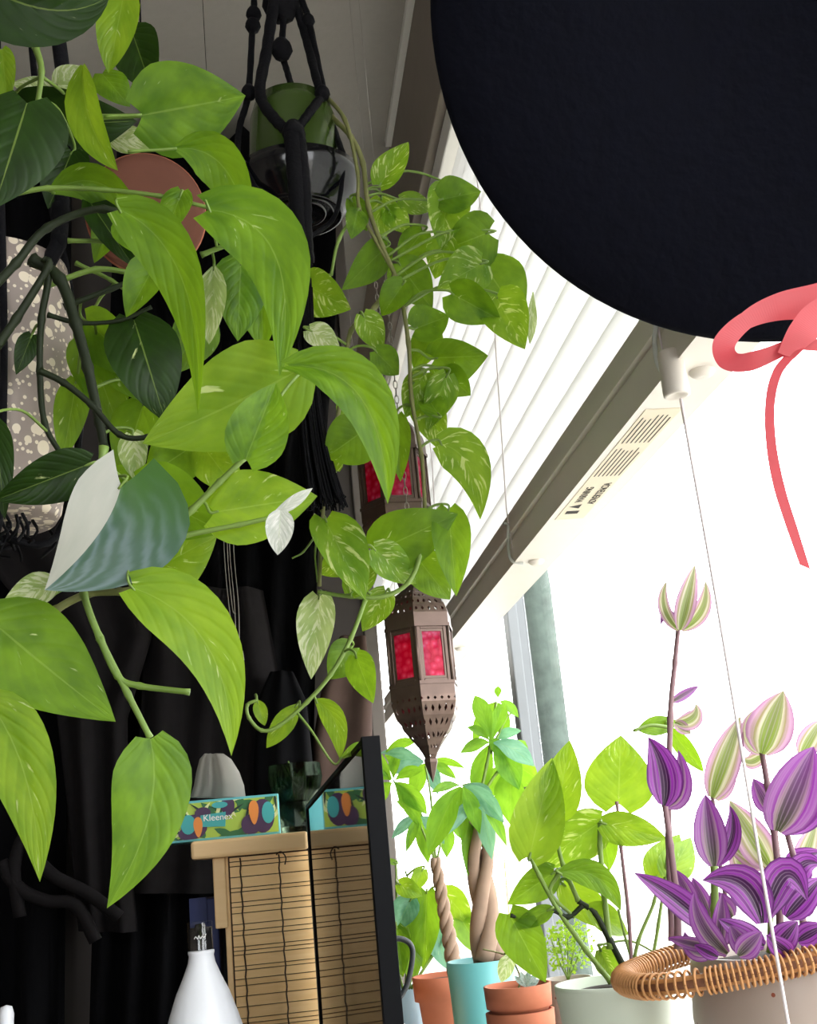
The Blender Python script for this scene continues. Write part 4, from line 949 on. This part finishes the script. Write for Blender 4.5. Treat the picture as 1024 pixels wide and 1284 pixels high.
for i in range(120):
    a_ = R.uniform(-1, 1); b_ = R.uniform(-1, 1)
    p = [(381 + 8*a_, 300, YF + .008*b_), (382 + 11*a_, 400, YF + .012*b_), (385 + 14*a_, 480, YF + .014*b_), (394 + 18*a_, 560, YF + .018*b_), (404 + 23*a_, 612, YF + .022*b_), (407 + 26*a_ + R.uniform(-4, 4), R.uniform(622, 642), YF + .024*b_)]
    ts.tube(spline([at(*q_) for q_ in p], 3), .0015, 4)
ts.build('tassel', M['black_cord'], mh)

# ------------------------------------------------------------------ plants on the sill
def clus(pl, cx, cy, Y, spec, mats, kind='lance'):
    for i, (ang, L, w) in enumerate(spec):
        a_ = math.radians(ang); tx, ty = cx + L * math.cos(a_), cy - L * math.sin(a_)
        mx, my = cx + L * .5 * math.cos(a_), cy - L * .5 * math.sin(a_) - L * .10
        pl.leaf(cx + 3 * math.cos(a_), cy - 3 * math.sin(a_), tx, ty, w, Y + RL.uniform(-.03, .03), mats[i % len(mats)], m=(mx, my), td=RL.uniform(-.04, .04), kind=kind, fold=RL.uniform(8, 22), pet=False, nu=10, nv=3)
# money tree in the teal pot
YTL = 1.80
root = thing('money_tree', 'braided trunk money tree in a tall teal pot on the sill', 'plant', Vector((at(602, 1200, YTL).x, YTL, ZS)))
Pp, s = pot(root, 603, 1203, YTL, [(0, ZS - at(603, 1203, YTL).z), (37, ZS - at(603, 1203, YTL).z), (44, 0), (41, 0), (40, -.012), (38, -.012)], M['teal'], soil=39)
mt = Plant(root, YTL)
for k in range(3):
    pts = []
    for i in range(15):
        t = i / 14; q = k * 2.094 + t * 6.0; rr = (13 - 6 * t) * (1 - .2 * math.sin(t * 6)); pts.append((612 - 16 * t + rr * math.cos(q), 1206 - 205 * t, YTL + rr * math.sin(q) * s))
    o = MB().tube([at(*p) for p in pts], [(12 - 6.5 * i / 14) * s for i in range(15)], 9).build('trunk', M['bark'], root); mt.samples += [at(*p) for p in pts]
mt.vine([(597, 1005), (592, 985), (580, 985)], 2.5, 'stem'); mt.vine([(600, 1005), (610, 960), (615, 930), (622, 880)], 2.2, 'stem'); mt.vine([(600, 1005), (622, 970), (638, 958)], 2, 'stem')
mt.vine([(615, 945), (632, 905), (640, 895)], 1.6, 'stem')
clus(mt, 579, 984, YTL - .06, [(245, 100, 36), (318, 72, 26), (290, 66, 22), (195, 40, 12), (345, 40, 12), (270, 72, 22)], ['pachira', 'pachira_cool', 'pachira'])
clus(mt, 616, 930, YTL, [(110, 62, 24), (70, 52, 20), (20, 40, 14), (150, 36, 12), (300, 70, 36), (330, 62, 26), (255, 80, 30), (200, 42, 16)], ['pachira', 'pachira', 'pachira_cool'])
clus(mt, 640, 960, YTL + .03, [(60, 36, 24), (330, 42, 40), (270, 75, 42), (230, 60, 30), (130, 44, 18)], ['pachira'])
clus(mt, 600, 1000, YTL - .03, [(262, 100, 30), (282, 80, 24), (300, 70, 16), (230, 62, 16)], ['pachira', 'pachira_cool'])
clus(mt, 624, 878, YTL, [(240, 62, 22), (280, 54, 22), (320, 34, 14), (90, 18, 10)], ['pachira'])
# twisted trunk tree in terracotta
YT2 = 1.98
root = thing('twisted_trunk_plant', 'small twisted trunk tree in a rimmed terracotta pot beside the teal pot', 'plant', Vector((at(556, 1225, YT2).x, YT2, ZS)))
zb_ = ZS - at(556, 1222, YT2).z; sP = mpp(at(556, 1222, YT2)); zr1 = -28 * sP
pot(root, 556, 1222, YT2, [(0, zb_), (24, zb_), (34, zr1 - .001), (39, zr1), (40, 0), (37, 0), (36, -.012), (34, -.012)], M['terracotta'], soil=35)
tw2 = Plant(root, YT2)
for k in range(3):
    pts = []
    for i in range(29):
        t = i / 28; q = k * 2.094 + t * 17; rr = 5.5 - 2 * t; pts.append((572 - 27 * t + rr * math.cos(q), 1226 - 150 * t, YT2 + rr * math.sin(q) * sP))
    MB().tube([at(*p) for p in pts], [(6 - 2 * i / 28) * sP for i in range(29)], 7).build('trunk', M['bark'], root); tw2.samples += [at(*p) for p in pts]
tw2.vine([(545, 1078), (535, 1040), (527, 1018)], 1.8, 'stem'); tw2.vine([(545, 1078), (520, 1020), (500, 990), (493, 978)], 1.6, 'stem'); tw2.vine([(546, 1078), (540, 1000), (533, 960)], 1.6, 'stem')
tw2.vine([(548, 1078), (556, 1040), (558, 1030)], 1.5, 'stem')
clus(tw2, 493, 979, YT2 - .03, [(140, 60, 28), (85, 32, 16), (20, 40, 16), (315, 60, 26), (230, 48, 22), (160, 32, 16), (300, 70, 22)], ['pachira'])
clus(tw2, 526, 1022, YT2 - .02, [(280, 62, 22), (220, 46, 14), (250, 50, 14), (310, 48, 20), (150, 34, 14)], ['pachira', 'pachira_cool'])
clus(tw2, 534, 955, YT2 + .03, [(200, 46, 20), (250, 50, 24), (290, 44, 20), (330, 44, 14), (170, 60, 10), (350, 50, 10)], ['pachira_cool', 'pachira'])
clus(tw2, 560, 1030, YT2 + .03, [(270, 46, 20), (320, 42, 18), (230, 50, 22), (200, 40, 14)], ['pachira'])
clus(tw2, 480, 945, YT2 + .02, [(20, 46, 14), (350, 44, 16), (320, 40, 18), (200, 30, 16)], ['pachira', 'pachira_cool'])
# low pothos behind, in a blue grey pot
YL = 2.12
root = thing('low_pothos', 'low heart leaved pothos in a blue grey pot behind the terracotta', 'plant', Vector((at(508, 1240, YL).x, YL, ZS)))
zb_ = ZS - at(508, 1238, YL).z
pot(root, 508, 1238, YL, [(0, zb_), (26, zb_), (33, 0), (31, 0), (30, -.01), (28, -.01)], M['bluegrey'], soil=29)
lp = Plant(root, YL)
for a in ([(508, 1240), (512, 1180), (515, 1120), (508, 1092)], [(512, 1240), (530, 1180), (535, 1120)], [(505, 1240), (492, 1180), (497, 1150)], [(515, 1240), (555, 1180), (575, 1150)], [(515, 1240), (540, 1200), (560, 1170)], [(500, 1240), (497, 1120), (496, 1080)]): lp.vine(a, 1.6, 'stem')
for a in [(535, 1118, 530, 1216, 44, 'pothos'), (556, 1118, 592, 1160, 38, 'pothos_lime'), (578, 1152, 606, 1198, 40, 'pothos'), (515, 1128, 494, 1168, 36, 'pachira_cool'), (500, 1108, 530, 1124, 26, 'pothos_lime'), (497, 1162, 505, 1226, 32, 'pothos'),
          (520, 1130, 515, 1180, 36, 'pothos'), (545, 1160, 560, 1215, 40, 'pachira_cool'), (496, 1082, 482, 1078, 8, 'pothos'), (530, 1090, 512, 1122, 22, 'pothos_lime'), (484, 1150, 476, 1200, 30, 'pothos'), (510, 1180, 520, 1232, 34, 'pothos')]:
    lp.leaf(*a[:5], YL + RL.uniform(-.04, .03), a[5], nu=10, nv=4, pr=1.2)
# cables behind the screen
cb = thing('charging_cable', 'dark grey cables looping beside the screen edge', 'cable', Vector((at(495, 1284, 1.6).x, 1.6, ZS)))
for px, r in (([(472, 1179), (500, 1177), (514, 1184), (517, 1200), (510, 1235), (495, 1262), (485, 1300)], 3.6), ([(474, 1190), (486, 1210), (488, 1240), (482, 1265), (490, 1300)], 3), ([(476, 1258), (495, 1282), (510, 1300)], 2.2)):
    MB().tube(spline([at(x, y, 1.6) for x, y in px] + [Vector((at(px[-1][0], 1300, 1.6).x, 1.6, ZS + .004))], 6), r * mpp(at(495, 1200, 1.6)), 8).build('cord', M['cable'] if r > 2.5 else M['cord_white'], cb)
MB().tube([at(470, 1178, 1.6), at(496, 1177, 1.6)], 5.2 * mpp(at(495, 1200, 1.6)), 10).build('plug', M['cable'], cb)
# small stacked terracotta pots
YS = 1.38
root = thing('terracotta_pot', 'two small nested terracotta pots holding a sprouting cutting', 'plant pot', Vector((at(648, 1240, YS).x, YS, ZS)))
Pq = at(648, 1234, YS); s = mpp(Pq); zb_ = ZS - Pq.z
pot(root, 648, 1234, YS, [(0, -40*s), (34, -40*s), (37, -27*s), (41, -26*s), (42.5, 0), (39, 0), (38, -.006), (36, -.012)], M['terracotta'], 'upper_pot', soil=37)
pot(root, 648, 1234, YS, [(0, zb_), (28, zb_), (36, -60*s), (42, -59*s), (43, -31*s), (39, -30*s), (38, -36*s)], M['terracotta'], 'lower_pot')
sp_ = Plant(root, YS); sp_.vine([(650, 1240), (652, 1225), (640, 1200), (630, 1196), (605, 1190)], 1.4, 'stem_brown', Y=YS)
sp_.leaf(640, 1196, 628, 1232, 22, YS - .03, 'pothos_pale', kind='ovate', nu=10, nv=3)
for i in range(9):
    q = i * .7; sp_.leaf(660, 1238, 660 + 16 * math.cos(q), 1228 - 12 * abs(math.sin(q)), 8, YS + .02 * math.sin(q), 'satin', kind='lance', pet=False, nu=6, nv=2)
# ribbed card behind
tgc = MB(); c4 = [at(622, 1030, 2.0), at(660, 1046, 2.0), at(652, 1086, 2.0), at(612, 1072, 2.0)]
tgc.add(c4 + [p + Vector((0, .004, 0)) for p in c4], [(0, 1, 2, 3), (7, 6, 5, 4), (0, 4, 5, 1), (1, 5, 6, 2), (2, 6, 7, 3), (3, 7, 4, 0)], 0, [(0, 0), (1, 0), (1, 1), (0, 1)] * 2)
tgr = thing('plant_tag', 'beige ribbed card on a stick behind the money tree leaves', 'plant tag', Vector((c4[3].x, 2.0, ZS)))
tgc.build('card', M['tagcard'], tgr); MB().tube([c4[3].lerp(c4[2], .5), Vector((c4[3].x + .02, 2.0, ZS))], .0015, 6).build('stick', M['wood'], tgr)
# bushy little plant behind the pale pot
YBu = 1.45
root = thing('bushy_plant', 'small bushy fine leaved plant in a dark pot behind the pale green pot', 'plant', Vector((at(712, 1230, YBu).x, YBu, ZS)))
zb_ = ZS - at(712, 1226, YBu).z
pot(root, 712, 1226, YBu, [(0, zb_), (22, zb_), (30, 0), (28, 0), (26, -.01)], M['stoneware'], soil=25)
R = random.Random(8); fo = MB()
for i in range(420):
    q = R.uniform(0, 6.28); r_ = R.uniform(0, 1) ** .6 * 34; px, py = 712 + r_ * math.cos(q), 1188 + r_ * .95 * math.sin(q)
    p = at(px, py, YBu + R.uniform(-.03, .03)); d = Vector((R.uniform(-1, 1), R.uniform(-1, 1), R.uniform(-.3, 1))).normalized() * R.uniform(.004, .008); e = d.cross(Vector((R.uniform(-1, 1), R.uniform(-1, 1), R.uniform(-1, 1)))).normalized() * .0022
    fo.add([p, p + d * .5 + e, p + d, p + d * .5 - e], [(0, 1, 2, 3)], 0, [(0, 0), (.5, .5), (0, 1), (-.5, .5)])
f_ = fo.build('foliage', M['pothos_var'], root); f_['kind'] = 'stuff'
bu = Plant(root, YBu)
for x in (690, 700, 712, 722, 734): bu.vine([(712, 1228), ((712 + x) / 2, 1205), (x, 1175)], 1.2, 'stem', n=4)
# upright pothos in the pale green pot
YG = 1.20
Pg = at(768, 1230, YG); s = mpp(Pg); zb_ = ZS - Pg.z
root = thing('potted_pothos', 'upright green pothos in a pale green ceramic pot on the sill', 'plant', Vector((Pg.x, YG, ZS)))
pot(root, 768, 1230, YG, [(0, zb_), (58, zb_), (66, -.06), (71, -.02), (74, -.004), (73, 0), (69, 0), (67, -.012), (66, -.012)], M['pale_pot'], soil=67)
pg = Plant(root, YG); V = pg.vine
V([(766, 1232), (735, 1192), (700, 1142), (676, 1098), (663, 1072)], 3.6, 'stem')
V([(792, 1232), (765, 1180), (745, 1145), (725, 1130)], 4.6, 'stem_dark')
V([(725, 1130), (706, 1085), (698, 1050), (698, 1020)], 3.2, 'stem')
V([(730, 1136), (712, 1150), (692, 1142), (660, 1152), (640, 1148)], 3.4, 'stem_dark')
V([(792, 1232), (788, 1150), (778, 1060), (773, 1005)], 2.8, 'stem_purple')
V([(765, 1190), (757, 1120), (752, 1060), (752, 1032)], 4, 'stem')
V([(800, 1232), (785, 1180), (775, 1140)], 2, 'stem')
V([(790, 1232), (800, 1180), (820, 1130), (822, 1098)], 2.6, 'stem')
V([(812, 1230), (825, 1160), (838, 1050), (838, 912)], 2.4, 'stem')
V([(700, 1095), (690, 1120), (720, 1150)], 3, 'stem')
V([(750, 1185), (790, 1180), (830, 1200)], 1.6, 'stem')
Lf = pg.leaf
for a in [(664, 1074, 692, 950, 70, 'pothos_lime', {'roll': 4}), (698, 1022, 714, 928, 54, 'pothos_lime', {'roll': -10, 'fold': 8}), (754, 1030, 668, 1088, 62, 'pothos_var', {'td': .02}), (775, 1008, 778, 922, 88, 'pothos_lime', {'roll': 0, 'fold': 6, 'td': .02}),
          (756, 1032, 836, 1052, 46, 'pothos_lime', {'td': .03}), (694, 1094, 636, 1134, 44, 'pothos', {}), (700, 1094, 778, 1142, 36, 'pothos', {'m': (748, 1100), 'kind': 'ovate'}), (638, 1146, 684, 1232, 58, 'pothos', {'roll': 5}),
          (706, 1108, 772, 1166, 46, 'pothos_lime', {'td': .03}), (822, 1102, 852, 1046, 52, 'pothos_lime', {'td': .03}), (756, 1034, 764, 1092, 34, 'pothos', {'td': .03}), (838, 912, 882, 968, 24, 'pothos', {'kind': 'ovate'}),
          (738, 1140, 788, 1172, 36, 'pothos_lime', {'td': .04}), (690, 1140, 640, 1165, 24, 'pothos', {'td': .02}), (838, 1100, 866, 1050, 46, 'pothos_lime', {'td': .05}), (752, 1190, 770, 1225, 36, 'pothos_var', {'td': .05}), (800, 915, 850, 905, 26, 'pothos', {'kind': 'ovate', 'td': .02})]:
    Lf(*a[:5], YG + RL.uniform(-.02, .03), a[5], pr=2, **a[6])
# striped tradescantia in the stoneware planter with a cane handle
YV = 1.06
Pv = at(990, 1188, YV); s = mpp(Pv); zb_ = ZS - Pv.z
root = thing('tradescantia_planter', 'purple striped tradescantia in speckled stoneware planter with cane handle', 'plant', Vector((Pv.x, YV, ZS)))
pot(root, 990, 1188, YV, [(0, zb_), (110, zb_), (126, -.12), (131, -.05), (126, -.012), (123, 0), (118, 0), (117, -.012), (116, -.02)], M['stoneware'], soil=116)
vp = Plant(root, YV); V = vp.vine
V([(850, 1190), (848, 1130), (840, 1060), (833, 1008)], 5, 'stem_purple', Y=YV - .02)
V([(842, 1180), (838, 1050), (840, 900), (846, 830), (850, 788)], 4.2, 'stem_purple', Y=YV + .02)
V([(978, 1190), (976, 1100), (970, 1040), (962, 985), (955, 942)], 5, 'stem_purple', Y=YV)
V([(895, 1190), (896, 1140), (895, 1085)], 6, 'stem', Y=YV - .02)
V([(925, 1195), (905, 1100), (893, 998)], 3, 'stem_purple', Y=YV + .03)
V([(965, 1195), (966, 1130), (965, 1085)], 4, 'stem', Y=YV + .02)
V([(1010, 1195), (1000, 1100), (985, 1040)], 5, 'stem_purple', Y=YV)
V([(905, 1195), (890, 1175), (884, 1160)], 4, 'stem_purple', Y=YV - .04)
for a in [
    (852, 790, 871, 708, 26, 'trad_green', -.01, {}), (850, 790, 836, 728, 16, 'trad_green', 0, {'m': (832, 760)}), (854, 790, 884, 728, 22, 'trad_green', 0, {'m': (880, 765)}), (850, 786, 828, 784, 12, 'trad_mix', .01, {'m': (836, 770)}), (852, 790, 862, 722, 22, 'trad_green', .012, {}),
    (832, 1010, 812, 924, 50, 'trad_purple', -.03, {'m': (832, 966), 'fold': 30}), (834, 1010, 850, 940, 30, 'trad_mix', 0, {'m': (852, 985)}), (895, 1086, 884, 996, 44, 'trad_mix', -.03, {'fold': 26}), (897, 1086, 915, 1010, 26, 'trad_purple', -.01, {'m': (918, 1050)}),
    (893, 1000, 928, 898, 42, 'trad_green', .02, {}), (896, 1002, 920, 955, 30, 'trad_green', .04, {}), (955, 945, 982, 866, 56, 'trad_green', -.01, {'fold': 12}), (957, 945, 930, 950, 20, 'trad_green', .02, {'m': (942, 955)}), (953, 944, 945, 890, 26, 'trad_green', .01, {'m': (938, 918)}),
    (974, 1042, 1020, 936, 66, 'trad_mix', -.03, {'fold': 22}), (978, 1042, 1030, 980, 40, 'trad_purple', 0, {'m': (1014, 1020)}), (966, 1088, 914, 1003, 44, 'trad_green', .02, {}), (962, 1088, 905, 1050, 26, 'trad_green', .04, {}), (966, 1018, 944, 976, 28, 'trad_mix', .01, {}),
    (1004, 948, 1030, 902, 30, 'trad_green', .03, {}), (886, 1164, 794, 1094, 36, 'trad_purple', -.05, {'m': (848, 1128), 'fold': 24}), (955, 1158, 880, 1104, 52, 'trad_purple', -.05, {'m': (930, 1108), 'fold': 20}), (960, 1150, 1012, 1130, 46, 'trad_purple', -.05, {'m': (985, 1096)}),
    (846, 906, 872, 882, 24, 'trad_green', .02, {'m': (868, 900)}), (842, 880, 876, 860, 12, 'trad_mix', .02, {}), (846, 906, 866, 920, 16, 'trad_green', .02, {}), (890, 1188, 836, 1176, 18, 'trad_mix', -.06, {}), (892, 1194, 858, 1168, 26, 'trad_mix', -.055, {'m': (868, 1190)}),
    (912, 1196, 870, 1118, 30, 'trad_mix', -.07, {'m': (880, 1160)}), (902, 1190, 905, 1120, 26, 'trad_mix', -.05, {}), (958, 1186, 900, 1152, 30, 'trad_purple', -.06, {}), (938, 1194, 915, 1160, 30, 'trad_mix', -.08, {}), (970, 1190, 1000, 1155, 34, 'trad_purple', -.07, {}),
    (985, 1150, 1030, 1100, 40, 'trad_purple', -.04, {}), (990, 1120, 1030, 1085, 34, 'trad_purple', .0, {'m': (1005, 1085)}), (1000, 1180, 1035, 1160, 30, 'trad_purple', -.06, {}), (985, 1080, 1030, 1068, 24, 'trad_purple', .03, {}), (870, 1140, 846, 1090, 26, 'trad_mix', .0, {}),
    (890, 1150, 868, 1100, 24, 'trad_mix', .02, {}), (940, 1100, 920, 1060, 34, 'trad_green', .05, {}), (1000, 1100, 1024, 1030, 30, 'trad_green', .05, {}), (918, 1150, 890, 1120, 34, 'trad_mix', .0, {}), (975, 1130, 940, 1095, 32, 'trad_purple', .02, {}),
    (925, 1198, 955, 1168, 30, 'trad_mix', -.09, {}), (900, 1200, 870, 1185, 18, 'trad_purple', -.085, {}), (990, 1196, 960, 1172, 28, 'trad_purple', -.09, {}), (1010, 1150, 990, 1110, 30, 'trad_mix', -.02, {}),
]:
    k = dict(a[7]); k.setdefault('fold', RL.uniform(12, 26))
    vp.leaf(a[0], a[1], a[2], a[3], a[4] * 1.05, YV + a[6], a[5], kind='cup', pet=False, roll=k.pop('roll', RL.uniform(-18, 18)), td=RL.uniform(-.012, .012), nu=12, nv=5, **k)
# lug and cane handle
cx, cy = Pv.x, Pv.y
for sgn in (-1, 1):
    lg = Vector((cx + .012, cy + sgn * .090, Pv.z - .012))
    MB().lathe([(0, -.012), (.008, -.011), (.012, -.005), (.012, .004), (.008, .010), (0, .012)], 14, M=Matrix.Translation(lg)).build('lug', M['stoneware'], root)
ends = [Vector((cx + .012, cy - .098, Pv.z + .004)), Vector((cx + .012, cy + .098, Pv.z + .004))]
leftp = at(788, 1234, YV)
ctr = (ends[0] + ends[1]) * .5; Lv = leftp - Vector((ctr.x, YV, ctr.z)); Lv.y = 0
arc = []
for i in range(45):
    q = math.pi * i / 44; c_ = math.cos(q); k = abs(c_) ** .8 * (1 if c_ > 0 else -1); arc.append(ctr + Vector((0, -.098, 0)) * k + Lv * (math.sin(q) ** .85))
hd = MB().tube(arc, .0062, 8).build('handle', M['rattan_dark'], root)
for dz in (-.004, 0, .004):
    MB().tube([p + Vector((0, 0, dz)) + (p - ctr).normalized() * .0035 for p in arc], .0024, 6).build('cane', M['rattan'], hd)
tor = MB(); NT_ = 12
tor.tube([(.0098 * math.cos(i * 6.28319 / NT_), .0098 * math.sin(i * 6.28319 / NT_), 0) for i in range(NT_ + 1)], .0013, 5, cap=False)
first = None; i = 0; t_ = 0.03
def arcpt(t):
    x = t * 44; j = min(int(x), 43); return arc[j].lerp(arc[j+1], x - j), (arc[j+1] - arc[j]).normalized()
tt = []
while t_ < .97:
    tt.append(t_); t_ += .0105 if t_ < .24 else (.022 if t_ < .40 else .0125)
for t_ in tt:
    p, tg = arcpt(t_); m4 = frame_to(p, tg)
    if first is None: o = tor.build('cane_wrap', M['rattan']); first = o
    else: o = first.copy(); C.objects.link(o)
    o.parent = hd; o.matrix_parent_inverse = world_of(hd).inverted(); o.location = m4.to_translation(); o.rotation_euler = m4.to_euler()
